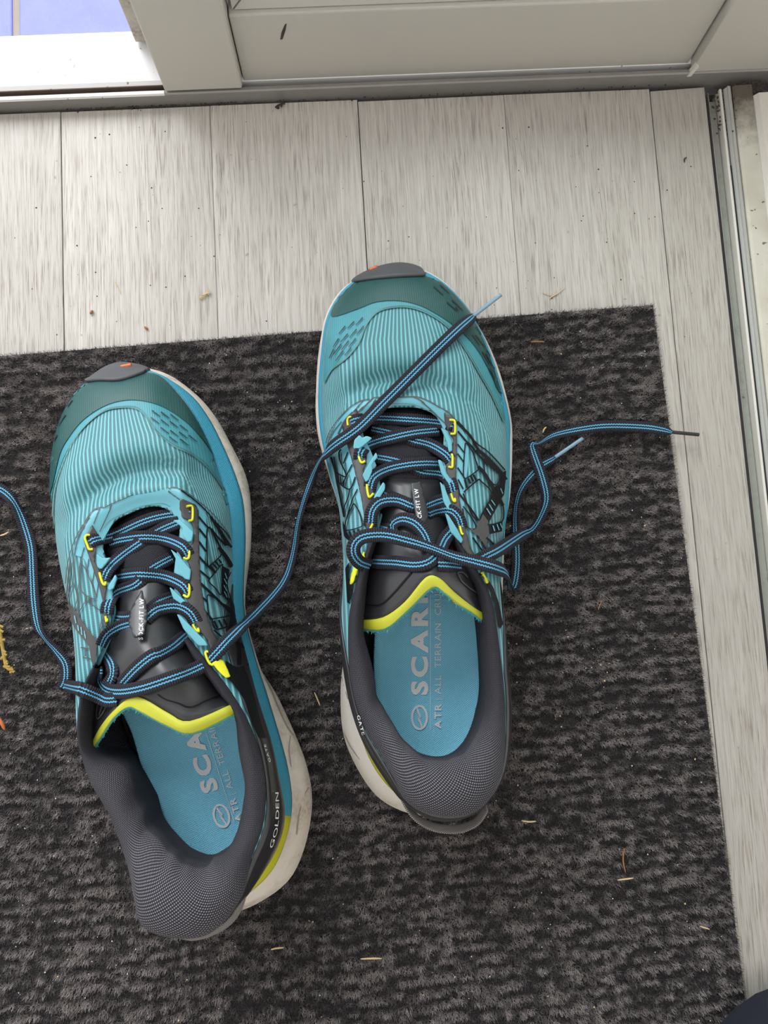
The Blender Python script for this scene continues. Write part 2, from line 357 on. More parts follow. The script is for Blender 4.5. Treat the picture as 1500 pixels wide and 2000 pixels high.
# mould and grime heaped in the corner
def crumbs(name, pts, m, parent=None, **kw):
    v = []; f = []
    for (x, y, z, r) in pts:
        b = len(v); k = [(random.uniform(.6, 1.3)*r*math.cos(a)*s, random.uniform(.6, 1.3)*r*math.sin(a)*s, zz*r) for (s, zz) in ((1, 0), (.6, .6)) for a in (0, 1.26, 2.5, 3.77, 5.0)]
        v += [(x+p[0], y+p[1], z+p[2]) for p in k]
        f += [(b+i, b+(i+1) % 5, b+5+(i+1) % 5, b+5+i) for i in range(5)]+[(b+5, b+6, b+7, b+8, b+9)]
    return obj(name, v, f, m, parent, **kw)
gr = []
for k in range(900):
    t = random.random()**1.6; x = a0+random.random()*.03+.001; y = ye-.001-t*.016-(random.random()**3)*.03
    if x > a4-.002: z = .004
    else: z = -.001
    gr.append((x+random.gauss(.008, .004), y, z, random.uniform(.0003, .0011)))
crumbs('corner_grime', gr, M['bug'], tr, kind='stuff')
gr = [(random.uniform(at(130, 215).x, at(480, 200).x) if random.random() < .5 else random.uniform(XL*.4, XE), Y0-abs(random.gauss(.0006, .0008)), 0, random.uniform(.0002, .0007)) for k in range(260)]
crumbs('grime_line', gr, M['bug'], sillroot, kind='stuff')
# room shell, and an added unseen slab outside that blocks the high sky
boxo('added_sky_blocker', (-2.7, 2.2, Y0+.13, Y0+1.15, 2.3, 2.42), M['wall'], kind='structure')
boxo('wall_front', (XL-.02, XR+.3, Y0, Y0+.12, TOP+.005, 2.45), M['wall'], kind='structure')
boxo('wall_back', (-2.6, 2.2, -2.3, -2.2, -.02, 2.45), M['wall'], kind='structure')
boxo('wall_left', (-2.7, -2.6, -2.3, Y0+.12, -.02, 2.45), M['wall'], kind='structure')
boxo('wall_right', (2.2, 2.3, -2.3, Y0+.12, -.02, 2.45), M['wall'], kind='structure')
boxo('ceiling', (-2.7, 2.2, -2.3, Y0+.12, 2.45, 2.5), M['wall'], kind='structure')
# ------------------------------------------------------------------ door mat
ZM = .0045
c0 = at(1278, 593, ZM); cl = at(0, 693, ZM); cr = at(1463, 1985, ZM)
us = (cl-c0); us.z = 0; us.normalize(); vs = (cr-c0); vs.z = 0; vs.normalize()
def mp(s, t, z=0): return c0.xy.to_3d() + us*s + vs*t + Vector((0, 0, z))
ML, MT = .62, .47
matroot = empty('doormat', mp(ML/2, MT/2), label='dark charcoal ribbed doormat lying under the shoes', cat='doormat')
v = [mp(s, t, z) for z in (.0001, .0022) for (s, t) in ((0, 0), (ML, 0), (ML, MT), (0, MT))]
obj('mat_backing', v, [(0, 1, 2, 3), (7, 6, 5, 4), (0, 4, 5, 1), (1, 5, 6, 2), (2, 6, 7, 3), (3, 7, 4, 0)], M['matbase'], matroot, False)
def pile():
    rng = np.random.default_rng(3); n = 1150000
    L, T = .50, .455
    s = rng.random(n)*L; t = rng.random(n)*T
    def vn(x, y, seed):                                   # value noise
        r = np.random.default_rng(seed).random((256, 256)); xi = np.floor(x).astype(int); yi = np.floor(y).astype(int); fx = x-xi; fy = y-yi
        fx = fx*fx*(3-2*fx); fy = fy*fy*(3-2*fy)
        g = lambda a, b: r[a % 256, b % 256]
        return (g(xi, yi)*(1-fx)+g(xi+1, yi)*fx)*(1-fy)+(g(xi, yi+1)*(1-fx)+g(xi+1, yi+1)*fx)*fy
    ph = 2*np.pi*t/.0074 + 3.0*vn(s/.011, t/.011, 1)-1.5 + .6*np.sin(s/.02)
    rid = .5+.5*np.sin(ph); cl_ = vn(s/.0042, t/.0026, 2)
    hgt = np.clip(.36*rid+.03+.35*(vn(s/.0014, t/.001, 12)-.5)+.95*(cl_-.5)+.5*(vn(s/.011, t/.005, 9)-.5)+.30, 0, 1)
    big = vn(s/.09, t/.09, 5)
    a = rng.random(n)*2*np.pi; ln = .0006+.0011*rng.random(n)
    z0 = .0014+hgt*.0016; z1 = np.minimum(z0+.0008+.0022*rng.random(n)*(.4+hgt), .0062)
    wd_ = (.00010+.00006*rng.random(n))
    B = np.stack([s, t], 1); d = np.stack([np.cos(a), np.sin(a)], 1); p = np.stack([-d[:, 1], d[:, 0]], 1)
    q = np.empty((n, 4, 3))
    U = np.array(us[:2]); V = np.array(vs[:2]); O = np.array(c0[:2])
    for k, (dl, w_, z) in enumerate(((0, -1, z0), (0, 1, z0), (1, .5, z1), (1, -.5, z1))):
        st = B+d*(ln*dl)[:, None]+p*(wd_*w_)[:, None]
        q[:, k, :2] = O+st[:, :1]*U+st[:, 1:]*V; q[:, k, 2] = z
    org = np.array(matroot.location); q -= org
    me = bpy.data.meshes.new('pile'); me.vertices.add(n*4); me.vertices.foreach_set('co', q.reshape(-1))
    me.loops.add(n*4); me.loops.foreach_set('vertex_index', np.arange(n*4, dtype=np.int32))
    me.polygons.add(n); me.polygons.foreach_set('loop_start', np.arange(0, n*4, 4, dtype=np.int32))
    try: me.polygons.foreach_set('loop_total', np.full(n, 4, dtype=np.int32))
    except Exception: pass
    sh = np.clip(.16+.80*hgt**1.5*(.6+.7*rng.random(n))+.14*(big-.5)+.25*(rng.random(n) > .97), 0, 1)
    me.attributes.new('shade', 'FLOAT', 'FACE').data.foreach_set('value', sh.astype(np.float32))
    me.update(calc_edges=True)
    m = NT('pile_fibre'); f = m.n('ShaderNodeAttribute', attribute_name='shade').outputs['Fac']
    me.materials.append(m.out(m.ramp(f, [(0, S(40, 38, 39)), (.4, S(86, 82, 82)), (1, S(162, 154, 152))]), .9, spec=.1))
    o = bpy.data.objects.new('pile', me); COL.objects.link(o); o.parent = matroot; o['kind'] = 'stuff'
pile()
ZP = .0064                                                   # top of the pile

# ------------------------------------------------------------------ shoes
class Surf:
    """several meshes that can be hit from above to lay things on them"""
    def __init__(s): s.t = []
    def add(s, v, f): s.t.append(BVHTree.FromPolygons([tuple(p) for p in v], f)); return s.t[-1]
def hit(trees, px, py, floor_z=ZP):
    d = ray(px, py); best = None
    for t in trees:
        h = t.ray_cast(CAM, d)
        if h[0] is not None and (best is None or h[3] < best[2]):
            n = h[1] if h[1].dot(d) < 0 else -h[1]; best = (h[0], n, h[3])
    if best is None:
        if floor_z is None: return None
        p = at(px, py, floor_z); return p, Vector((0, 0, 1))
    return best[0], best[1]
def path_px(P, k=6, closed=False):
    return [(q.x, q.y) for q in cat([(a, b, 0) for a, b in P], closed, k)]
def strokes(name, lines, m, trees, parent, lift=.0004, step=3., closed=False, fz=None, **kw):
    """printed lines: each (width_px, [(x,y),...]); laid as thin strips on the surfaces"""
    v = []; f = []
    for ln in lines:
        wpx, P = ln[0], ln[1]; ws = wpx if isinstance(wpx, (list, tuple)) else (wpx, wpx)
        Q = [Vector(p) for p in (path_px(P, 5, closed) if len(P) > 2 else P)]
        if closed: Q.append(Q[0])
        R = [Q[0]]
        for a, b in zip(Q, Q[1:]):
            n = max(1, int((b-a).length/step)); R += [a.lerp(b, (i+1)/n) for i in range(n)]
        prev = None
        for i, p in enumerate(R):
            tg = (R[min(i+1, len(R)-1)]-R[max(i-1, 0)])
            if tg.length < 1e-6: continue
            tg.normalize(); nr = Vector((-tg.y, tg.x)); w_ = ws[0]+(ws[1]-ws[0])*i/max(1, len(R)-1)
            hh = [hit(trees, *(p+nr*w_*.5*sg), floor_z=fz) for sg in (-1, 1)]
            if None in hh or (hh[0][0]-hh[1][0]).length > .012: prev = None; continue
            b = len(v); v += [h[0]+h[1]*lift for h in hh]
            if prev is not None and (v[b]-v[prev]).length < .01: f.append((prev, prev+1, b+1, b))
            prev = b
    if f: return obj(name, v, f, m, parent, True, **kw)
def corner_cut(P):
    out = []
    for i in range(len(P)):
        a, b, c = Vector(P[i-1]), Vector(P[i]), Vector(P[(i+1) % len(P)])
        t1 = min(.3, 2.2/max(1e-6, (a-b).length)); t2 = min(.3, 2.2/max(1e-6, (c-b).length))
        p, q = b.lerp(a, t1), b.lerp(c, t2); out += [tuple(p), tuple(((p+q)/2).lerp(b, .4)), tuple(q)]
    return out
def patch(name, P, m, trees, parent, lift=.0005, sp=6., smoothk=4, thick=0, rot=0, closed_curve=True, plane=False, **kw):
    Q = corner_cut(P) if smoothk == 3 else path_px(P, smoothk, True)
    Q = [Vector(q) for q in Q]; B = []
    for a, b in zip(Q, Q[1:]+Q[:1]):
        n = max(1, int((b-a).length/sp)); B += [a.lerp(b, i/n) for i in range(n)]
    x0, x1 = min(p.x for p in B), max(p.x for p in B); y0, y1 = min(p.y for p in B), max(p.y for p in B)
    def inside(x, y):
        c = False
        for i in range(len(B)):
            a, b = B[i-1], B[i]
            if (a.y > y) != (b.y > y) and x < (b.x-a.x)*(y-a.y)/(b.y-a.y)+a.x: c = not c
        return c
    I = []; y = y0+sp/2; r = 0
    while y < y1:
        x = x0+sp/2*(1+r % 2)
        while x < x1:
            if inside(x, y) and min((abs(p.x-x)+abs(p.y-y)) for p in B) > sp*.5: I.append(Vector((x, y)))
            x += sp
        y += sp*.87; r += 1
    n = len(B)
    vo, eo, fo, *_ = geometry.delaunay_2d_cdt(B+I, [(i, (i+1) % n) for i in range(n)], [list(range(n))], 1, 1e-4)
    v = []; ok = []; last = None
    for p in vo:
        h = hit(trees, p.x, p.y, floor_z=None)
        if h is None:
            nn = trees[0].find_nearest(at(p.x, p.y, .04), .012)
            if nn[0] is not None: h = (nn[0], nn[1] if nn[1].dot(ray(p.x, p.y)) < .3 else -nn[1])
        ok.append(h is not None)
        if h is None: v.append(Vector((0, 0, 0)))
        else: v.append(h[0]+h[1]*lift)
    if plane:
        A_ = np.array([(q.x, q.y, 1.) for q, o_ in zip(v, ok) if o_]); b_ = np.array([q.z for q, o_ in zip(v, ok) if o_]); cf = np.array([0., 0., np.percentile(b_, 75)]); last_z = cf[2]
        nv = []
        for p in vo:
            d = ray(p.x, p.y); t_ = (cf[0]*CAM.x+cf[1]*CAM.y+cf[2]-CAM.z)/(d.z-cf[0]*d.x-cf[1]*d.y); nv.append(CAM+d*(t_-.0006))
        v = nv; ok = [True]*len(v)
    f = [tuple(t) for t in fo if all(ok[i] for i in t) and max((v[t[0]]-v[t[1]]).length, (v[t[1]]-v[t[2]]).length, (v[t[2]]-v[t[0]]).length) < .02]
    par = {}
    def fd(a):
        while par.setdefault(a, a) != a: a = par[a]
        return a
    for t in f:
        for q in t[1:]: par[fd(q)] = fd(t[0])
    cnt = {}
    for t in f: cnt[fd(t[0])] = cnt.get(fd(t[0]), 0)+1
    if cnt: bst = max(cnt, key=cnt.get); f = [t for t in f if fd(t[0]) == bst]
    cr_, sr = math.cos(rot), math.sin(rot)
    uv = [((p.x*cr_+p.y*sr), (-p.x*sr+p.y*cr_)) for p in v]
    used = sorted({i for t in f for i in t}); mpi = {i: k for k, i in enumerate(used)}
    if not f: return None
    vv = [v[i] for i in used]; ff = [tuple(mpi[i] for i in t) for t in f]
    o = obj(name, vv, ff, m, parent, True, uv=[uv[i] for i in used], **kw)
    if thick: solid(o, thick, 0)
    o['_v'] = 0; del o['_v']
    return o, vv, ff
def text_on(name, s, start, direc, cap, xs, m, trees, parent, bold=0., lift=.0005, kern=1.0, path=None):
    """lettering laid on a surface; start = baseline start in pixels, direc = reading direction, cap = cap height in pixels"""
    V_ = []; F_ = []
    D = Vector(direc).normalized(); pen = Vector(start); up = Vector((D.y, -D.x)); adv = 0
    for ch in s:
        if ch == ' ': adv += cap*.45*xs; continue
        cu = bpy.data.curves.new('t', 'FONT'); cu.body = ch; cu.offset = bold; cu.resolution_u = 3
        o = bpy.data.objects.new('t', cu); COL.objects.link(o); bpy.context.view_layer.update()
        me = bpy.data.meshes.new_from_object(o.evaluated_get(bpy.context.evaluated_depsgraph_get()))
        bpy.data.objects.remove(o); sc = cap/.72
        xm = [q.co.x for q in me.vertices]
        if not xm: continue
        xa, xb = min(xm), max(xm)
        bmh = bmesh.new(); bmh.from_mesh(me); bmesh.ops.triangulate(bmh, faces=bmh.faces)
        if cap > 20: bmesh.ops.subdivide_edges(bmh, edges=bmh.edges, cuts=1)
        b = len(V_)
        if path: # letter placed along the polyline
            tot = sum((Vector(a)-Vector(c)).length for a, c in zip(path, path[1:])); q = adv; 
            for a, c in zip(path, path[1:]):
                l = (Vector(c)-Vector(a)).length
                if q <= l or c == path[-1]: D = (Vector(c)-Vector(a)).normalized(); pen0 = Vector(a)+D*q; break
                q -= l
            up = Vector((D.y, -D.x))
        else: pen0 = pen+D*adv
        good = True; vs_ = []
        for q in bmh.verts:
            P = pen0+D*((q.co.x-xa)*sc*xs)+up*(q.co.y*sc); h = hit(trees, P.x, P.y, floor_z=None)
            if h is None: good = False; break
            vs_.append(h[0]+h[1]*lift)
        if good:
            V_ += vs_; F_ += [tuple(b+w_.index for w_ in fc.verts) for fc in bmh.faces]
        bmh.free(); adv += (xb-xa)*sc*xs+cap*.22*kern
    if F_: return obj(name, V_, F_, m, parent, False)
def tube(P, r, k=8, sub=6, closed=False, flat=1.):
    Q = cat(P, closed, sub); rows = []
    for i, p in enumerate(Q):
        a = Q[i-1] if (closed or i) else Q[0]; b = Q[(i+1) % len(Q)] if closed else Q[min(i+1, len(Q)-1)]
        t = (b-a).normalized() if (b-a).length > 1e-9 else Vector((1, 0, 0))
        s_ = t.cross(Vector((0, 0, 1)));  s_ = s_.normalized() if s_.length > 1e-4 else Vector((1, 0, 0)); u = s_.cross(t)
        rows.append([p+s_*math.cos(x*2*math.pi/k)*r+u*math.sin(x*2*math.pi/k)*r*flat for x in range(k)])
    v, f = loft(rows, True, closed)
    if not closed: f += [tuple(range(k))[::-1], tuple(range(len(v)-k, len(v)))]
    return v, f
def ribbon(P3, width, thick, roll, V, Fc, UV, taper=0):
    """flat woven strip through 3-D points with a roll angle (degrees) per point"""
    Q = cat([Vector(p) for p in P3], False, 8); R = [q.x for q in cat([(r, 0, 0) for r in roll], False, 8)]
    W = [q.x for q in cat([(w_, 0, 0) for w_ in width], False, 8)] if isinstance(width, list) else [width]*len(Q)
    d = 0; prof = []
    for (x, y) in ((-.5, 0), (-.46, .38), (-.3, .5), (-.1, .5), (.1, .5), (.3, .5), (.46, .38), (.5, 0), (.46, -.38), (.3, -.5), (-.3, -.5), (-.46, -.38)): prof.append((x, y))
    b0 = len(V); n = len(prof); last = None
    for i, p in enumerate(Q):
        t = (Q[min(i+1, len(Q)-1)]-Q[max(i-1, 0)])
        t = t.normalized() if t.length > 1e-9 else Vector((1, 0, 0))
        s_ = t.cross(Vector((0, 0, 1)))
        s_ = s_.normalized() if s_.length > .15 else (last or Vector((1, 0, 0))); last = s_
        u = s_.cross(t).normalized(); a = math.radians(R[i]); S_ = s_*math.cos(a)+u*math.sin(a); U_ = u*math.cos(a)-s_*math.sin(a)
        if i: d += (p-Q[i-1]).length
        for (x, y) in prof: V.append(p+S_*x*W[i]+U_*y*thick); UV.append((x+.5, d))
        if i:
            r0 = b0+(i-1)*n; r1 = b0+i*n
            for k in range(n): Fc.append((r0+k, r0+(k+1) % n, r1+(k+1) % n, r1+k))
    Fc.append(tuple(range(b0, b0+n))[::-1]); Fc.append(tuple(range(len(V)-n, len(V))))

def flat_fill(P, sp):
    B = [Vector(p) for p in P]; n = len(B); I = []
    x0, x1 = min(p.x for p in B), max(p.x for p in B); y0, y1 = min(p.y for p in B), max(p.y for p in B)
    def inside(x, y):
        c = False
        for i in range(n):
            a, b = B[i-1], B[i]
            if (a.y > y) != (b.y > y) and x < (b.x-a.x)*(y-a.y)/(b.y-a.y)+a.x: c = not c
        return c
    y = y0
    while y < y1:
        x = x0
        while x < x1:
            if inside(x, y) and min((p-Vector((x, y))).length for p in B) > sp*.5: I.append(Vector((x, y)))
            x += sp
        y += sp
    vo, eo, fo, *_ = geometry.delaunay_2d_cdt(B+I, [(i, (i+1) % n) for i in range(n)], [list(range(n))], 1, 1e-6)
    return vo, [tuple(t) for t in fo]
def build_shoe(D):
    root = empty('trail_running_shoe', (*at(*D['base'], 0).xy, ZP), label=D['label'], cat='shoe', group='pair of trail running shoes')
    T, B, W, SO, I = D['T'], D['B'], D['W'], D['S'], D['I']
    N = len(B); K = 6; rot = D['rot']; so = {}
    P = lambda L: [at(*p) for p in L]
    rB, rT, rW, rS = (cat(P(L), True, K) for L in (B, T, W, SO))
    cen = sum(rB, Vector())/len(rB)
    n = len(rB)
    nB = []
    for i in range(n):
        t = rB[(i+1) % n]-rB[i-1]; q = Vector((-t.y, t.x, 0)).normalized()
        if q.dot(rB[i]-cen) < 0: q = -q
        nB.append(q)
    # --- sole
    ground = [Vector((p.x, p.y, 0))-nB[i]*.006 for i, p in enumerate(rS)]
    toe = [max(0, 1-min(i, n-i)/(3*K)) for i in range(n)]
    gz = [ZP+.012*toe[i]**1.3 for i in range(n)]
    rows = [[Vector((g.x, g.y, gz[i])) for i, g in enumerate(ground)],
            [Vector((rS[i].x, rS[i].y, 0)).lerp(Vector((ground[i].x, ground[i].y, 0)), .5)+Vector((0, 0, gz[i]+.002)) for i in range(n)]]
    v, f = loft(rows); cb = len(v); v.append(Vector((cen.x, cen.y, ZP))); f += [(cb, i, (i+1) % n) for i in range(n)]
    obj('outsole', v, f, M['outsole'], root)
    r1 = rows[1]
    rip = [1+.0*i for i in range(n)]
    r2 = [r1[i].lerp(rS[i], .6)+nB[i]*.0008 for i in range(n)]
    r3 = [rS[i].lerp(rW[i], .55)+nB[i]*.0010*abs(math.sin(i*.21)) for i in range(n)]
    v, f = loft([r1, r2, rS, r3, rW, [rW[i].lerp(rB[i], .15)-nB[i]*.0004 for i in range(n)]])
    so['mid'] = obj('midsole', v, f, M[D['foam']], root)
    # flared ridges moulded in the midsole
    ridges = [(1.4, [(x, y) for x, y in L]) for L in D.get('ridges', [])]
    y0, y1 = D['yellow']
    def band(name, i0, i1, m, lo=0., hi=1., off=.0008):
        rows_ = []
        for k in range(5):
            t = lo+(hi-lo)*k/4
            rows_.append([rW[i % n].lerp(rB[i % n], t)+nB[i % n]*(off*math.sin(math.pi*(.1+.8*t))) for i in range(i0, i1+1)])
        v, f = loft(rows_, False)
        L = 0; uvs = []
        acc = [0]
        for i in range(i0, i1): acc.append(acc[-1]+(rB[(i+1) % n]-rB[i % n]).length)
        for k in range(5): uvs += [(a, k*.0022) for a in acc]
        o = obj(name, v, f, m, root, uv=uvs); solid(o, .001); return v, f
    bv = band('blue_sidewall', int(y1*K), int((y0+N)*K), M['band'])
    yv = band('yellow_heel_wedge', int(y0*K), int(y1*K), M['yellow'])
    # --- upper
    NV = 26
    crease = [Vector(p) for p in path_px(D['crease'], 6)]
    def plan(i):
        q = rT[i]-rB[i]; return math.hypot(q.x, q.y)
    def up(i, v_, off=0.):
        i0 = int(math.floor(i)) % n; fr_ = i-math.floor(i); i1 = (i0+1) % n
        b = rB[i0].lerp(rB[i1], fr_); t = rT[i0].lerp(rT[i1], fr_); nn = nB[i0].lerp(nB[i1], fr_)
        d = min(1, (plan(i0)*(1-fr_)+plan(i1)*fr_)/.055); p = 1+1.9*d
        h = 1-(1-v_)**p
        q = Vector((b.x+(t.x-b.x)*v_, b.y+(t.y-b.y)*v_, b.z+(t.z-b.z)*h))
        q += nn*(.0042*(1-d)*math.sin(math.pi*v_)+off)
        q += nn*(.0016*math.sin(math.pi*min(1, v_*4))*d if v_ < .25 else 0)
        return q
    def dent(q):
        u = Vector(pix(q)); dm = min(((u-c).length, c) for c in crease if True) if False else None
        best = 1e9; sgn = 1; tt = 0
        for k in range(len(crease)-1):
            a, b = crease[k], crease[k+1]; ab = b-a; t = max(0, min(1, (u-a).dot(ab)/ab.length_squared)); e = (u-a-ab*t).length
            if e < best: best = e; tt = (k+t)/(len(crease)-1); sgn = 1 if (u.y-(a+ab*t).y) > 0 else -1
        wgt = math.sin(math.pi*min(1, max(0, tt)))**.6 if 0 < tt < 1 else 0
        s_ = best*sgn
        q = q.copy(); q.z += wgt*(-.0062*math.exp(-(s_/19)**2)+.0028*math.exp(-((s_-44)/20)**2)+.0012*math.exp(-((s_+45)/28)**2)); return q
    rows = []
    for k in range(NV+1):
        v_ = (k/NV); rows.append([dent(up(i, v_)) for i in range(n)])
    rows = [[up(i, 0)-nB[i]*.002-Vector((0, 0, .004)) for i in range(n)]]+rows
    v, f = loft(rows); cr_, sr = math.cos(rot), math.sin(rot)
    axx = [(p.x-cen.x)*cr_+(p.y-cen.y)*sr for p in v]; axy = [-(p.x-cen.x)*sr+(p.y-cen.y)*cr_ for p in v]
    # ribs fan out a little with the width of the forefoot
    uvs = [(axx[i]+math.tanh(axx[i]/.018)*max(0, .062-v[i].z)*.9, axy[i]) for i in range(len(v))]
    upo = obj('upper', v, f, M['rib'], root, uv=uvs); solid(upo, .0016, -1); upo.data.materials.append(M['lining']); upo.modifiers['s'].material_offset = 1
    so['upper'] = BVHTree.FromPolygons([tuple(p) for p in v], f); UT = [so['upper']]
    # heel counter shell
    h0, h1 = D['counter']; rows = []
    for k in range(9):
        t = k/8; rows.append([up(h0*K+(h1-h0)*K*j/90., (.0+(.93)*t)*(min(1, j/14, (90-j)/14)**.5 if True else 1)*1. , .0009) for j in range(91)])
    v, f = loft(rows, False); o = obj('heel_counter', v, f, M['counter'], root, label='glossy black plastic wrap around the heel'); solid(o, .0006, -1)
    so['counter'] = BVHTree.FromPolygons([tuple(p) for p in v], f)
    UC = UT+[so['counter']]
    # toe bumper: wraps the tip
    b0, b1 = D['bumper']; rows = []
    for k in range(8):
        t = k/7; rr = []
        for j in range(41):
            u = j/40; i = (b0+(b1-b0)*u)*K; ii = int(round(i)) % n; e = (math.sin(math.pi*min(1, max(0, u)))+.0)**.45
            fl = int(math.floor(i)); fr2 = i-fl; L_ = lambda R_: R_[fl % n].lerp(R_[(fl+1) % n], fr2)
            if t < .5: q = L_(rW).lerp(L_(rB), t*2) + L_(nB)*.0012*e
            else: q = up(i, D['bump_h']*e*(t-.5)*2, .0012)
            rr.append(q)
        rows.append(rr)
    low = []
    for j, q in enumerate(rows[0]):
        i = (b0+(b1-b0)*j/40)*K; fl = int(math.floor(i)); low.append(q-Vector((0, 0, .014))-nB[fl % n].lerp(nB[(fl+1) % n], i-fl)*.004)
    v, f = loft([low]+rows, False); bo = obj('toe_bumper', v, f, M['bumper'], root, label='dark grey rubber bumper wrapping the toe'); solid(bo, .0016, 1)
    so['bumper'] = BVHTree.FromPolygons([tuple(p) for p in v], f)
    # orange lug peeking out at the tip
    lx, ly = D['lug']; hp = hit([so['bumper'], so['upper']], lx, ly+5); q0 = hp[0]
    s_ = 1
    for (dx, dy, ln, wd_) in D['lugs']:
        p0 = hp[0]+Vector((dx, dy, .0022)); a_ = rot+ln[1]
        e = Vector((math.cos(a_), math.sin(a_), 0))*ln[0]; v, f = tube([p0-e/2, p0, p0+e/2], wd_, 8, 3)
        obj('lug', v, f, M['orange'], bo, label='small orange rubber lug at the toe tip')
    # --- interior
    board = [Vector((q.x, q.y, min(q.z-.004, .0345)))-nB[i]*.0035 for i, q in enumerate(rB)]
    v = board+[sum(board, Vector())/n]; f = [(n, i, (i+1) % n) for i in range(n)]
    obj('footbed_board', v, f, M['lining'], root, uv=[(p.x, p.y) for p in v])
    ins = [Vector((q.x, q.y)) for q in (Vector(p) for p in path_px(D['insole'], 6, True))]
    zi = .0415
    ring = [at(p.x, p.y, zi) for p in ins]; ic = sum(ring, Vector())/len(ring)
    fv, ff_ = flat_fill([(p.x, p.y) for p in ring], .004)
    rg = [Vector((p.x, p.y)) for p in ring]
    v = [Vector((p.x, p.y, zi+.0035*max(0, 1-min((p-q).length for q in rg)/.012)**2)) for p in fv]; f = ff_
    io = obj('insole', v, f, M['insole'], root, uv=[((p.x-ic.x)*cr_+(p.y-ic.y)*sr, -(p.x-ic.x)*sr+(p.y-ic.y)*cr_) for p in v], label='light blue fabric insole with grey lettering'); solid(io, .002)
    it = [BVHTree.FromPolygons([tuple(p) for p in v], f)]
    # --- collar
    i0, i1 = D['collar']; kk = sorted(I); rows = []
    To = P([T[k] for k in kk]); Io = [at(I[k][0], I[k][1], T[k][2]-.004) for k in kk]
    To = cat(To, False, 8); Io = cat(Io, False, 8); m_ = len(To)
    fat = cat([(D['fat'](k), 0, 0) for k in kk], False, 8)
    def crow(a, b, c, j):
        out = []
        for i in range(m_):
            d = (Io[i]-To[i]); d.z = 0; out.append(To[i]+d*a+Vector((0, 0, b+fat[i].x*c)))
            if j: out[-1] = out[-1]+d.normalized()*(-j)
        return out
    prof = [(-.10, -.014, -.2, 0), (-.16, -.007, 0, 0), (-.10, -.001, .3, 0), (.12, .0018, .8, 0), (.36, .003, 1., 0), (.62, .0024, .9, 0), (.86, -.0002, .5, 0), (1., -.005, 0, 0), (1.02, -.012, 0, 0), (.92, -.022, 0, 0), (.80, -.034, 0, 0), (.78, -.044, 0, 0)]
    rows = [crow(*p) for p in prof]
    for k in range(len(prof)):      # keep the lower wall from going under the insole board
        if prof[k][1] < -.02:
            for i in range(m_): e_ = max(0, 1-min(i, m_-1-i)/16); rows[k][i].z = max(rows[k][i].z, .037+(To[i].z-.014-.037)*e_)
    # soft puckers in the padding
    for k, a in ((5, .4), (6, .9), (7, 1.), (8, .8), (9, .4)):
        for i in range(m_):
            d = (Io[i]-To[i]); d.z = 0; rows[k][i] += d.normalized()*(.0011*a*noise.noise(Vector((i*.16, D['seed'], 0)))*2*min(1, d.length/.012))
    rows2 = [[q[k] for q in [cat([rows[r][i] for r in range(len(rows))], False, 3) for i in range(m_)]] for k in range((len(rows)-1)*3+1)]
    v, f = loft(rows2, False); acc = [0]
    for i in range(m_-1): acc.append(acc[-1]+((To[i+1]-To[i]).length+(Io[i+1]-Io[i]).length)/2)
    uvs = []; cc = 0; ws = [(Io[i]-To[i]).length for i in range(m_)]
    L0 = [0]
    for k in range(1, len(rows2)): L0.append(L0[-1]+(rows2[k][m_//2]-rows2[k-1][m_//2]).length)
    for k in range(len(rows2)): uvs += [(acc[i], L0[k]) for i in range(m_)]
    co_ = obj('collar_padding', v, f, M['collar'], root, uv=uvs, label='padded charcoal knit collar with pale dots')
    at_ = co_.data.attributes.new('dots', 'FLOAT', 'POINT')
    at_.data.foreach_set('value', [min(1, max(0, (ws[i]-.008)/.012))*(1 if k < 22 else .15)+.12 for k in range(len(rows2)) for i in range(m_)])
    so['collar'] = BVHTree.FromPolygons([tuple(p) for p in v], f)
    # --- tongue
    R = []
    for row in D['tongue']:
        if len(row) == 3:
            l, c, r = (Vector(q) for q in row); R.append([(l*(.5*u*(u-1))+c*(1-u*u)+r*(.5*u*(u+1))) for u in (-1, -.7, -.4, -.13, .13, .4, .7, 1)])
        else: R.append([Vector(q) for q in row])
    R3 = [[at(*q) for q in row] for row in R]
    def grid(R3, ka, kb):
        c1 = [cat(r, False, kb) for r in R3]; return [[q[k] for q in [cat([c1[r][i] for r in range(len(c1))], False, ka) for i in range(len(c1[0]))]] for k in range((len(R3)-1)*ka+1)]
    nt = D['nmesh']
    G = grid(R3, 5, 4)
    uvf = lambda v: [((p.x-cen.x)*cr_+(p.y-cen.y)*sr, -(p.x-cen.x)*sr+(p.y-cen.y)*cr_) for p in v]
    v, f = loft(G[:nt*5+1], False); tm = obj('tongue_base', v, f, M['tmesh'], root, uv=uvf(v), label='black knit lower tongue'); solid(tm, .002)
    tA = BVHTree.FromPolygons([tuple(p) for p in v], f)
    v, f = loft(G[nt*5:-5], False); to = obj('tongue', v, f, M['tongue'], root, uv=uvf(v), label='smooth black tongue'); solid(to, .0022)
    tB = BVHTree.FromPolygons([tuple(p) for p in v], f)
    v, f = loft(G[-6:], False)
    v = [p+Vector((0, 0, .0006)) for p in v]; ty = obj('tongue_trim', v, f, M['trim'], root, uv=uvf(v), label='yellow zigzag edging of the tongue'); solid(ty, .0022)
    tC = BVHTree.FromPolygons([tuple(p) for p in v], f)
    # frayed teal edge under the trim
    ev = []; ef = []; edge = G[-1]
    e2 = []
    for a, b in zip(edge, edge[1:]): e2 += [a.lerp(b, t/5) for t in range(5)]
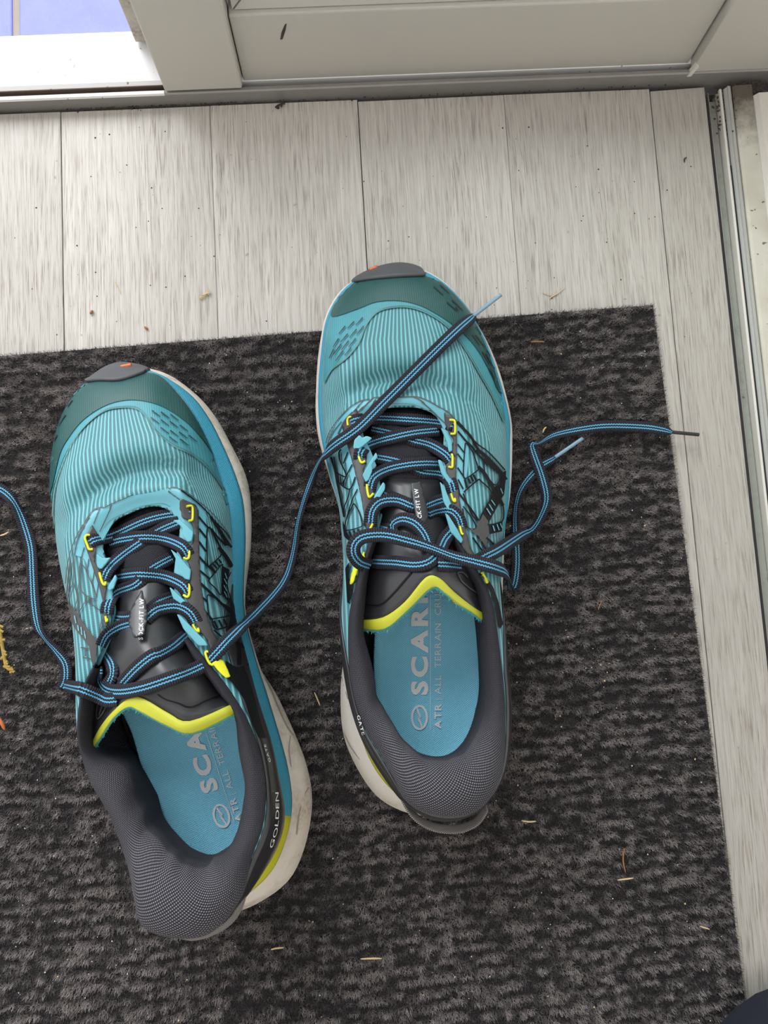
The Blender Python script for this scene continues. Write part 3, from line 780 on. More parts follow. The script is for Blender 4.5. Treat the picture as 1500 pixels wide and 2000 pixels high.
    for a in e2+e2:
        b = len(ev); q = a+Vector((random.gauss(0, .0004), random.gauss(0, .0004), -.0012)); an = random.uniform(-2.6, -.5); l = random.uniform(.0006, .002)
        e = Vector((math.cos(an)*l, math.sin(an)*l, random.uniform(-.0006, .0006))); s_ = Vector((-e.y, e.x, 0)).normalized()*.00035
        ev += [q-s_, q+s_, q+e]; ef.append((b, b+1, b+2))
    v, f = tube([q-Vector((0, 0, .0012)) for q in edge[::4]], .0009, 6, 4); b = len(ev); ev += v; ef += [tuple(i+b for i in t) for t in f]
    obj('frayed_edge', ev, ef, M['fuzz'], ty, label='frayed teal fibres along the edging')
    tong = [tA, tB, tC]
    so.update(tong=tong, insole=it, UT=UT, UC=UC, all=[so['upper'], so['counter'], so['collar'], tA, tB, tC, so['bumper']])
    # sidewall bvh for lace draping
    v, f = loft([r1, rS, rW, rB]); so['sole'] = BVHTree.FromPolygons([tuple(p) for p in v], f); so['all'].append(so['sole'])
    so['root'] = root; so['to'] = to; so['io'] = io; so['upo'] = upo
    return so
RIGHT = dict(foam='midsole', base=(800, 1080), rot=0.0, seed=1.3, label='right hand teal trail shoe reaching off the mat, another lace lying across its toe',
 B=[(772,533,.040),(850,548,.038),(900,590,.036),(938,655,.034),(965,725,.032),(984,800,.032),(990,880,.033),(988,965,.036),(978,1060,.040),(968,1170,.043),(972,1290,.045),(976,1400,.045),(955,1500,.046),(900,1555,.046),(845,1572,.046),(799,1540,.045),(753,1498,.045),(718,1430,.045),(695,1340,.043),(680,1240,.042),(676,1120,.040),(665,1000,.038),(648,920,.035),(632,840,.032),(628,770,.031),(632,690,.032),(646,615,.034),(690,555,.037)],
 T=[(797,797,.064),(828,802,.065),(852,815,.066),(866,845,.068),(864,895,.070),(866,950,.073),(872,1005,.076),(888,1050,.079),(928,1110,.082),(958,1170,.082),(974,1270,.080),(984,1390,.084),(976,1500,.098),(935,1570,.106),(867,1584,.108),(802,1560,.104),(758,1490,.096),(712,1410,.086),(690,1330,.081),(683,1225,.081),(694,1150,.082),(712,1085,.080),(733,1035,.078),(744,985,.075),(740,930,.072),(722,880,.070),(708,845,.068),(745,803,.065)],
 S=[(770,524,.022),(840,536,.02),(902,588,.018),(942,652,.018),(976,730,.018),(998,815,.02),(1000,880,.02),(994,975,.02),(984,1050,.02),(979,1170,.02),(980,1290,.02),(985,1400,.02),(960,1505,.02),(905,1575,.02),(850,1593,.02),(785,1584,.02),(725,1543,.02),(675,1450,.02),(665,1360,.02),(672,1270,.02),(678,1150,.02),(666,1000,.02),(643,930,.02),(621,850,.018),(617,780,.018),(622,690,.018),(640,612,.018),(685,552,.02)],
 W=[(770,522,.030),(840,536,.028),(902,589,.027),(941,653,.026),(972,731,.026),(994,815,.026),(995,880,.027),(993,975,.028),(983,1050,.03),(977,1170,.03),(978,1290,.031),(982,1400,.032),(958,1503,.034),(904,1570,.035),(850,1588,.036),(784,1557,.036),(738,1509,.036),(706,1440,.035),(687,1347,.034),(679,1245,.033),(677,1135,.032),(667,1000,.030),(645,925,.028),(627,848,.026),(622,775,.025),(628,690,.026),(642,613,.027),(687,553,.028)],
 I={7:(884,1055),8:(905,1112),9:(932,1165),10:(943,1270),11:(946,1375),12:(927,1442),13:(893,1482),14:(851,1489),15:(803,1464),16:(768,1415),17:(742,1373),18:(733,1325),19:(710,1235),20:(714,1150),21:(727,1085),22:(741,1040)},
 fat=lambda k: .003 if 12 <= k <= 16 else .0012, collar=(7, 22), counter=(8.6, 20.), yellow=(10.8, 17.), bumper=(-.95, .72), bump_h=.10,
 lug=(728, 524), lugs=[(0, 0, (.0042, .35), .0014), (.002, .0008, (.002, 1.6), .001)],
 crease=[(634,835),(665,785),(710,752),(770,737),(830,742),(890,762),(935,800),(975,850)],
 insole=[(737,1170),(734,1227),(732,1307),(740,1375),(765,1432),(805,1485),(850,1506),(895,1492),(925,1440),(936,1360),(936,1227),(930,1100),(900,950),(850,870),(770,870),(730,950),(730,1080)],
 tongue=[[(728,815,.058),(797,796,.060),(864,825,.060)],[(722,865,.060),(797,860,.0665),(872,870,.060)],[(733,935,.062),(800,935,.073),(880,940,.062)],[(738,1015,.065),(806,1015,.082),(895,1020,.065)],[(728,1070,.068),(818,1070,.090),(912,1075,.068)],
  [(712,1140,.068),(738,1138,.080),(770,1125,.088),(805,1102,.094),(840,1100,.097),(880,1102,.092),(915,1120,.082),(945,1160,.068)],
  [(701,1211,.070),(747,1206,.083),(790,1176,.092),(831,1128,.099),(858,1129,.099),(888,1157,.094),(925,1186,.086),(953,1203,.074)],
  [(702,1227,.069),(750,1229,.082),(794,1194,.091),(843,1148,.098),(868,1157,.098),(898,1180,.093),(925,1199,.085),(954,1221,.072)]], nmesh=2)
LEFT = dict(foam='midsole_d', base=(300, 1250), rot=.165, seed=7.1, label='left hand teal trail shoe wholly on the mat with a spread open collar',
 B=[(235,736,.040),(300,731,.037),(345,764,.035),(381,812,.034),(407,868,.033),(428,928,.033),(446,985,.034),(453,1075,.036),(454,1185,.040),(477,1275,.043),(500,1372,.045),(534,1500,.047),(553,1592,.048),(528,1670,.048),(472,1730,.048),(415,1752,.048),(362,1738,.048),(322,1690,.047),(295,1620,.046),(265,1530,.045),(232,1440,.043),(205,1350,.041),(180,1260,.039),(152,1190,.037),(128,1110,.034),(110,1010,.032),(105,920,.031),(115,840,.032),(140,778,.034),(182,742,.037)],
 T=[(292,990,.064),(322,993,.065),(343,1012,.066),(353,1045,.068),(344,1090,.070),(340,1140,.073),(348,1195,.076),(368,1245,.079),(402,1290,.082),(445,1345,.083),(485,1415,.083),(511,1515,.084),(510,1605,.088),(485,1675,.097),(462,1748,.104),(405,1812,.108),(332,1818,.108),(276,1788,.103),(258,1705,.094),(222,1600,.086),(178,1520,.082),(153,1440,.081),(160,1355,.082),(184,1300,.081),(212,1235,.078),(220,1160,.074),(212,1105,.071),(202,1065,.068),(222,1022,.066),(256,1002,.065)],
 S=[(235,716,.022),(318,727,.022),(380,768,.018),(420,813,.018),(450,866,.018),(480,929,.018),(490,990,.018),(489,1070,.02),(478,1185,.02),(500,1290,.02),(546,1370,.02),(600,1500,.02),(607,1600,.02),(572,1708,.02),(500,1766,.02),(430,1785,.02),(370,1765,.02),(325,1710,.02),(300,1630,.02),(270,1540,.02),(236,1450,.02),(208,1355,.02),(182,1262,.02),(155,1192,.02),(130,1110,.02),(113,1010,.02),(109,920,.02),(119,842,.02),(143,785,.02),(182,742,.022)],
 W=[(235,716,.030),(307,730,.030),(368,768,.027),(405,813,.026),(434,868,.026),(460,930,.026),(475,985,.026),(479,1060,.027),(476,1185,.030),(497,1280,.031),(524,1365,.032),(562,1500,.034),(568,1595,.035),(537,1690,.036),(480,1748,.036),(424,1768,.036),(366,1750,.036),(323,1700,.035),(297,1625,.034),(267,1535,.033),(234,1445,.032),(206,1352,.031),(181,1261,.03),(153,1191,.03),(129,1110,.028),(111,1010,.026),(107,920,.026),(117,841,.027),(141,782,.028),(181,741,.03)],
 I={7:(362,1250),8:(382,1290),9:(420,1342),10:(458,1400),11:(471,1505),12:(471,1600),13:(440,1662),14:(412,1688),15:(378,1700),16:(345,1685),17:(318,1655),18:(283,1622),19:(270,1570),20:(238,1500),21:(178,1462),22:(181,1355),23:(200,1305)},
 fat=lambda k: .003 if 13 <= k <= 18 else .0012, collar=(7, 23), counter=(7.6, 21.), yellow=(12.05, 18.), bumper=(-1.25, .75), bump_h=.09,
 lug=(252, 712), lugs=[(-.001, 0, (.006, .0), .0012), (-.0012, -.0024, (.0035, 1.5), .0012)],
 crease=[(112,1045),(140,1000),(185,958),(240,926),(300,914),(360,920),(410,945),(448,990)],
 insole=[(240,1370),(262,1430),(278,1484),(294,1532),(316,1596),(345,1657),(380,1703),(425,1715),(465,1690),(490,1630),(494,1550),(480,1470),(455,1380),(420,1280),(380,1190),(320,1130),(260,1160),(236,1260)],
 tongue=[[(212,1045,.058),(288,990,.060),(352,1025,.060)],[(208,1080,.060),(285,1062,.0665),(350,1080,.060)],[(222,1140,.062),(283,1125,.073),(350,1140,.062)],[(212,1215,.065),(280,1200,.082),(366,1215,.065)],[(200,1275,.068),(285,1265,.090),(395,1270,.068)],
  [(186,1350,.068),(205,1338,.078),(235,1325,.086),(275,1318,.092),(320,1318,.096),(370,1325,.092),(410,1335,.082),(440,1345,.070)],
  [(176,1458,.069),(196,1420,.078),(222,1388,.087),(255,1362,.093),(283,1366,.096),(330,1393,.098),(371,1408,.098),(450,1376,.086)],
  [(176,1472,.068),(195,1441,.077),(220,1404,.086),(250,1381,.092),(275,1390,.095),(328,1418,.097),(377,1432,.097),(459,1394,.085)]], nmesh=2)
SR = build_shoe(RIGHT); SL = build_shoe(LEFT)
# ------------------------------------------------------------------ overlays, print and fittings
def zc(L, ox, oy, sc): return [(ox+x/sc, oy+y/sc) for x, y in L]
vA = lambda L: zc(L, 880, 820, 4.764)
vB = lambda L: zc(L, 610, 780, 5.)
vC = lambda L: zc(L, 330, 940, 5.553)
vD = lambda L: zc(L, 130, 940, 5.26)
vE = lambda L: zc(L, 420, 1250, 3.635)
z3 = lambda L: zc(L, 600, 500, 10/3)
z4 = lambda L: zc(L, 600, 770, 10/3)
z6 = lambda L: zc(L, 60, 680, 10/3)
z7 = lambda L: zc(L, 100, 950, 10/3)
z8 = lambda L: zc(L, 150, 1340, 3.125)
z5 = lambda L: zc(L, 640, 1200, 3.75)
def dress(SO_, D, O):
    R = SO_['root']; U = SO_['UT']; UC = SO_['UC']; ALL = SO_['all']; rot = D['rot']; kw = dict(rot=rot)
    patch('toe_overlay_band', O['toe2'], M['toe2'], U, R, .00045, 6, label='lighter teal welded band behind the toe cap', **kw)
    patch('toe_overlay', O['toe'], M['toe'], U, R, .0009, 6, label='grey teal welded toe cap', **kw)
    strokes('stitching', [(1.5, O['stitch']), (.9, [(x+1.5, y-3) for x, y in O['stitch']])]+[(1.3, l) for l in O.get('st2', [])], M['stitch'], U, R, .0008)
    for x, y, dx, dy in O['dash']: strokes('printed_dash', [((2.4, 1.3), [(x, y), (x+dx, y+dy)])], M['stitch_d'], U, R, .0013, label='dark printed dash')
    patch('throat_overlay', O['throat'], M['tpu'], U, R, .0005, 5, label='smooth teal welded film around the lacing', **kw)
    for (f, sc, LL) in O['web']:
        for (w_, L) in LL: strokes('printed_line', [(max(2.3, 2.2*w_/sc), f(L))], M['print_'], U, R, .0011)
    for (f, sc, LL) in O['webg']:
        for (w_, L) in LL: strokes('printed_line', [(max(1.6, 1.8*w_/sc), f(L))], M['printg'], U, R, .0010, label='thin grey printed line')
    for f, P, m in O['black']: patch('printed_panel', f(P), M[m], U, R, .0011, 4, smoothk=3, **kw)
    for (f, sc, LL) in O['slit']:
        for (w_, L) in LL: strokes('printed_slit', [(w_/sc, f(L))], M['tpu'], U, R, .0016, label='short teal slit')
    for P in O['eyestay']: patch('eyestay', P, M['eyestay'], U, R, .0012, 4, smoothk=3, thick=.0008, label='dark grey eyelet strip', **kw)
    for P in O['flaps']: patch('eyelet_flap', P, M['tpu_l'], ALL, R, .0022, 3, smoothk=3, thick=.0018, plane=True, label='teal flap edge between eyelets', **kw)
    for P in O['loops']:
        q = [hit(ALL, x, y)[0]+Vector((0, 0, .0022)) for x, y in P]; v, f = tube(q, .00062, 8, 5)
        obj('lace_loop', v, f, M['yel'], R, label='thin yellow lace loop')
    for P in O['ypatch']: patch('loop_tab', P, M['yel'], ALL, R, .0022, 3, smoothk=3, thick=.0008, label='yellow moulded eyelet tab', **kw)
    # lettering on the insole
    it = SO_['insole']; io = SO_['io']
    for a in O['intext']: text_on('lettering', *a[:5], M[a[5]], it, io, a[6], .0007)
    lg = O['logo']; cx, cy = lg['c']; D1 = Vector(lg['d']).normalized(); U1 = Vector((D1.y, -D1.x))
    el = [tuple(Vector((cx, cy))+D1*math.cos(t)*lg['a']+U1*math.sin(t)*lg['b']) for t in [i*2*math.pi/20 for i in range(20)]]
    strokes('emblem', [(4.2, el)], M['inkw'], it, io, .0007, closed=True)
    sl = [tuple(Vector((cx, cy))+D1*x*lg['a']+U1*y*lg['b']) for x, y in ((-.9, -.35), (-.45, -.1), (-.1, .12), (.1, -.12), (.45, .1), (.9, .35))]
    strokes('emblem', [(2.6, sl), (2.2, [tuple(Vector(p)+D1*3.2-U1*0) for p in sl[:3]]), (2.2, [tuple(Vector(p)-D1*3.2) for p in sl[3:]])], M['inkw'], it, io, .0007)
    strokes('printed_line', [(1.0, O['inline'])], M['inkw'], it, io, .0006)
    # tongue details
    tg = SO_['tong']; to = SO_['to']
    r = patch('lace_keeper', O['keeper'], M['tongue'], tg, to, .0042, 4, smoothk=3, thick=.0012, plane=False, label='black strap holding the laces on the tongue', **kw)
    kt = [BVHTree.FromPolygons([tuple(p) for p in r[1]], r[2])]
    for a in O['ttext']: text_on('lettering', *a[:5], M['ink'], kt+tg, to, a[5], .0008)
    [strokes('crease_shade_line', [(2.6, l)], M['print_'], tg, to, .0006) for l in O['hex']]  # embossed tongue lines: their shade painted as flat dark strips
    [strokes('chevron', [(2.4, l)], M['printg'], tg, to, .0006) for l in O['chev']]
    for w_, L in O['groove']: strokes('groove_shade_line', [(w_, L)], M['groove2'], [SO_['sole']], SO_['mid'], .0006, label='darker line painted for the shade of a foam groove')  # groove shade painted on the foam as thin darker strips
    for a in O['side']: text_on('lettering', *a[:5], M[a[5]], [SO_['counter'], U[0]], R, a[6], .0014, kern=2.2, path=a[7] if len(a) > 7 else None)
OR = dict(groove=[(1.6,z5([(105,430),(125,520),(155,620)])),(1.6,z5([(110,840),(180,980),(265,1085)])),(1.2,z5([(165,955),(205,1010),(240,1060)]))],
 toe2=z3([(118,830),(170,742),(260,672),(340,572),(392,450),(470,368),(600,340),(720,357),(850,422),(950,512),(1040,642),(1120,782),(1200,922),(1268,1075),(1290,1040),(1275,900),(1232,760),(1172,600),(1092,440),(1000,310),(880,190),(740,100),(560,120),(400,140),(335,152),(200,300),(150,420),(125,600),(112,740)]),
 toe=z3([(170,400),(330,352),(450,306),(600,298),(730,328),(850,390),(950,460),(1050,550),(1130,660),(1200,800),(1225,860),(1260,900),(1232,760),(1172,600),(1092,440),(1000,310),(880,190),(740,100),(560,110),(400,135),(335,150),(250,225),(185,320)]),
 stitch=z3([(120,820),(170,740),(260,670),(340,570),(390,450),(470,365),(600,338),(720,355),(850,420),(950,510),(1040,640),(1120,780),(1200,920),(1270,1080)]),
 st2=[z3([(480,965),(560,962),(680,965),(780,1000),(840,1040)])],
 dash=[(600+x*.3, 500+y*.3, dx*.3, dy*.3) for x, y, dx, dy in [(365,410,-45,50),(310,435,-40,45),(255,465,-40,50),(370,465,-45,55),(325,485,-45,55),(270,515,-45,55),(215,545,-35,55),(320,545,-45,55),(275,560,-45,60),(230,580,-45,65),(185,610,-30,60),(290,605,-40,50),(240,625,-40,60),(820,210,60,55),(860,200,60,55),(905,310,65,60),(935,295,70,70),(960,340,20,30),(1065,520,50,70),(1085,520,60,80),(1130,630,45,80),(1150,640,45,80),(1180,740,30,70)]],
 throat=[(646,862),(662,822),(680,802),(710,784),(768,777),(828,780),(879,809),(903,839),(915,880),(908,960),(905,1010),(903,1050),(886,1049),(871,1005),(865,950),(863,895),(865,848),(850,814),(825,802),(797,797),(745,803),(710,845),(722,880),(740,930),(744,985),(733,1033),(716,1030),(700,985),(688,940),(672,890),(655,872)],
 web=[(vA, 4.764, [(6,[(30,0),(150,130),(240,230),(320,290),(400,370),(490,470)]),(10,[(60,20),(180,160),(240,270),(310,340),(380,430),(450,500)]),(8,[(70,110),(140,200),(180,240),(230,310),(290,380),(330,430)]),
   (5,[(135,220),(120,400),(118,530),(140,550),(200,510),(245,470),(240,430),(200,310),(160,240),(135,220)]),(6,[(65,230),(130,320)]),(6,[(65,320),(120,400)]),(6,[(65,450),(135,560)]),(6,[(70,560),(115,650)]),(8,[(70,680),(180,830),(250,940)]),
   (14,[(245,440),(300,500),(360,600),(420,700),(470,800)]),(12,[(310,340),(350,420),(420,480),(490,540)]),(14,[(230,280),(300,330),(370,400),(460,500),(500,560)]),(5,[(300,370),(300,450),(320,520),(400,610),(450,520),(390,440),(300,370)]),
   (6,[(120,680),(240,570),(270,575),(365,690),(290,860),(250,940),(190,880),(115,690)]),(8,[(160,550),(180,600)]),(8,[(180,530),(205,580)]),(8,[(205,515),(230,570)]),(9,[(130,560),(150,640)]),(6,[(430,770),(470,800),(465,940),(350,980),(340,950),(430,770)]),
   (5,[(115,810),(180,900),(230,1010),(150,1000),(110,830)]),(10,[(320,1100),(400,1180)]),(7,[(350,1060),(460,1030)]),(7,[(240,1080),(300,1180),(330,1220)]),(7,[(200,1100),(290,1230)])]),
  (vB, 5., [(6,[(300,490),(280,520),(290,600),(350,750),(280,730),(250,690),(230,560)]),(5,[(360,520),(320,630)]),(5,[(400,640),(330,790),(300,830)]),(6,[(430,760),(380,880),(270,800),(250,720)]),(5,[(270,720),(280,800)]),(5,[(290,750),(300,820)]),(7,[(330,790),(320,850)]),
   (5,[(380,880),(370,950),(330,1060),(330,1150)]),(5,[(450,880),(400,1000),(350,1180)]),(8,[(200,560),(240,700),(280,900),(310,1050),(330,1150)]),(5,[(420,1020),(380,1100),(345,1200),(350,1280),(480,1250),(490,1200),(460,1090),(420,1020)]),
   (9,[(380,1290),(400,1360)]),(9,[(420,1280),(430,1340)]),(9,[(455,1270),(465,1320)])])],
 webg=[(vB, 5., [(4,[(150,430),(180,330),(260,210),(350,110),(430,50),(500,20),(560,10)]),(4,[(180,400),(220,320),(300,220)]),(4,[(500,20),(430,100)]),(4,[(620,10),(500,150)]),(12,[(240,680),(260,820),(300,950)]),(6,[(360,1750),(370,1650),(400,1600)])]),
       (z4, 3.333, [(4,[(430,30),(560,25),(690,20),(760,35),(850,80),(930,130),(1010,230)]),(4,[(690,20),(760,60),(900,190)]),(4,[(430,30),(330,120)]),(4,[(300,120),(250,180),(210,260)])])],
 slit=[(vA, 4.764, [(9,[(355,750),(390,800)]),(9,[(335,790),(370,850)]),(9,[(315,830),(350,890)]),(11,[(370,990),(385,1040)]),(11,[(405,975),(425,1030)]),(11,[(435,965),(455,1010)]),(9,[(440,640),(460,690)])])],
 black=[(vA,[(455,500),(500,470),(495,560),(480,700),(430,770),(370,700),(400,620),(440,600)],'print_'),(vA,[(370,700),(430,760),(345,950),(285,880)],'print_'),(vA,[(345,985),(465,940),(465,1020),(350,1070)],'print_'),
   (vA,[(250,945),(290,880),(335,950),(345,1070),(315,1200),(270,1150),(235,1080),(150,1010),(215,1020),(240,1000)],'printg'),(vA,[(260,1420),(330,1480),(380,1560),(430,1700),(470,1900),(440,1950),(380,1700),(300,1560),(250,1450)],'print_'),
   (vB,[(320,1180),(350,1290),(400,1370),(390,1400),(330,1340),(315,1230)],'print_'),(vB,[(340,1650),(380,1590),(372,1740),(400,1800),(440,1640),(470,1640),(430,1850),(400,2000),(360,1990),(350,1800)],'print_')],
 eyestay=[z4([(895,118),(960,165),(975,260),(975,400),(970,540),(990,680),(1020,850),(1060,1000),(1110,1100),(1070,1080),(1010,1000),(960,900),(930,800),(915,640),(915,560),(905,480),(930,380),(955,300),(925,260),(905,200)]),
   [(696,800),(672,832),(680,862),(690,900),(700,940),(708,980),(712,1010),(718,1038),(728,1038),(724,1010),(722,990),(730,972),(728,960),(720,946),(710,920),(716,904),(706,876),(694,860),(702,840),(700,814)]],
 flaps=[[(690,876),(692,860),(702,850),(708,856),(716,852),(727,856),(706,874),(698,878)],[(708,928),(734,884),(738,892),(726,908),(727,920),(720,938),(714,942)],[(730,972),(748,942),(752,946),(752,956),(738,978),(730,976)],[(730,1036),(744,1002),(747,1006),(740,1034)],
   [(861,836),(870,842),(882,863),(883,881),(877,884),(872,862)],[(855,898),(862,900),(872,925),(882,940),(878,948),(862,925)],[(859,941),(867,950),(879,980),(888,1004),(880,1006),(866,980)],[(869,1002),(876,1007),(891,1031),(904,1055),(900,1062),(880,1040)]],
 loops=[[(689,816),(682,817),(679,823),(680,833)],[(877,822),(886,823),(888,830),(888,845),(886,849),(879,849)],[(703,880),(699,881),(700,888),(703,900),(707,905),(713,902)],[(881,888),(883,893),(883,905),(882,914),(875,913)],[(717,947),(717,955),(719,967),(722,972),(729,965)],[(880,965),(884,978),(888,980),(887,974)],[(897,1028),(899,1037),(901,1043),(904,1044)],[(728,1024),(722,1036),(722,1040)],[(712,1079),(710,1084),(711,1092)]],
 ypatch=[vB([(440,1620),(465,1630),(440,1720),(415,1810),(402,1815),(415,1710)]),vA([(268,1430),(290,1440),(315,1540),(300,1530)])],
 intext=[('SCARPA',(834,1357),(0,-1),31,1.33,'inkw',.045),('ATR',(861,1423),(0,-1),12.5,1.25,'inkw',.03),('|',(861,1366),(0,-1),10,1,'inkw',0),('ALL',(861,1356),(0,-1),12.5,1.25,'inkw',0),('TERRAIN',(861,1304),(0,-1),12.5,1.18,'inkw',0),('CRUISER',(861,1201),(0,-1),12.5,1.18,'inkw',0)],
 logo=dict(c=(819,1401), d=(0,-1), a=22.5, b=14.5), inline=[(840.5,1426),(840.5,1300),(840.5,1150)],
 keeper=[(801,952),(817,948),(824,985),(829,1015),(822,1032),(812,1026),(806,992)],
 ttext=[('SOCK-FIT LW',(825,1029),(-.13,-1),7.5,.98,.02)],
 hex=[z4([(390,1370),(480,1370),(560,1300),(630,1220),(690,1150)])], chev=[z4([(975,1160),(1000,1215),(1060,1270),(1115,1300)]),z4([(975,1160),(1010,1165),(1040,1195)])],
 side=[('EXO',(946,1148),(.22,1),6,1.3,'yel',.02),('GATE',(702,1397),(.28,1),5,2.0,'ink',.0)])
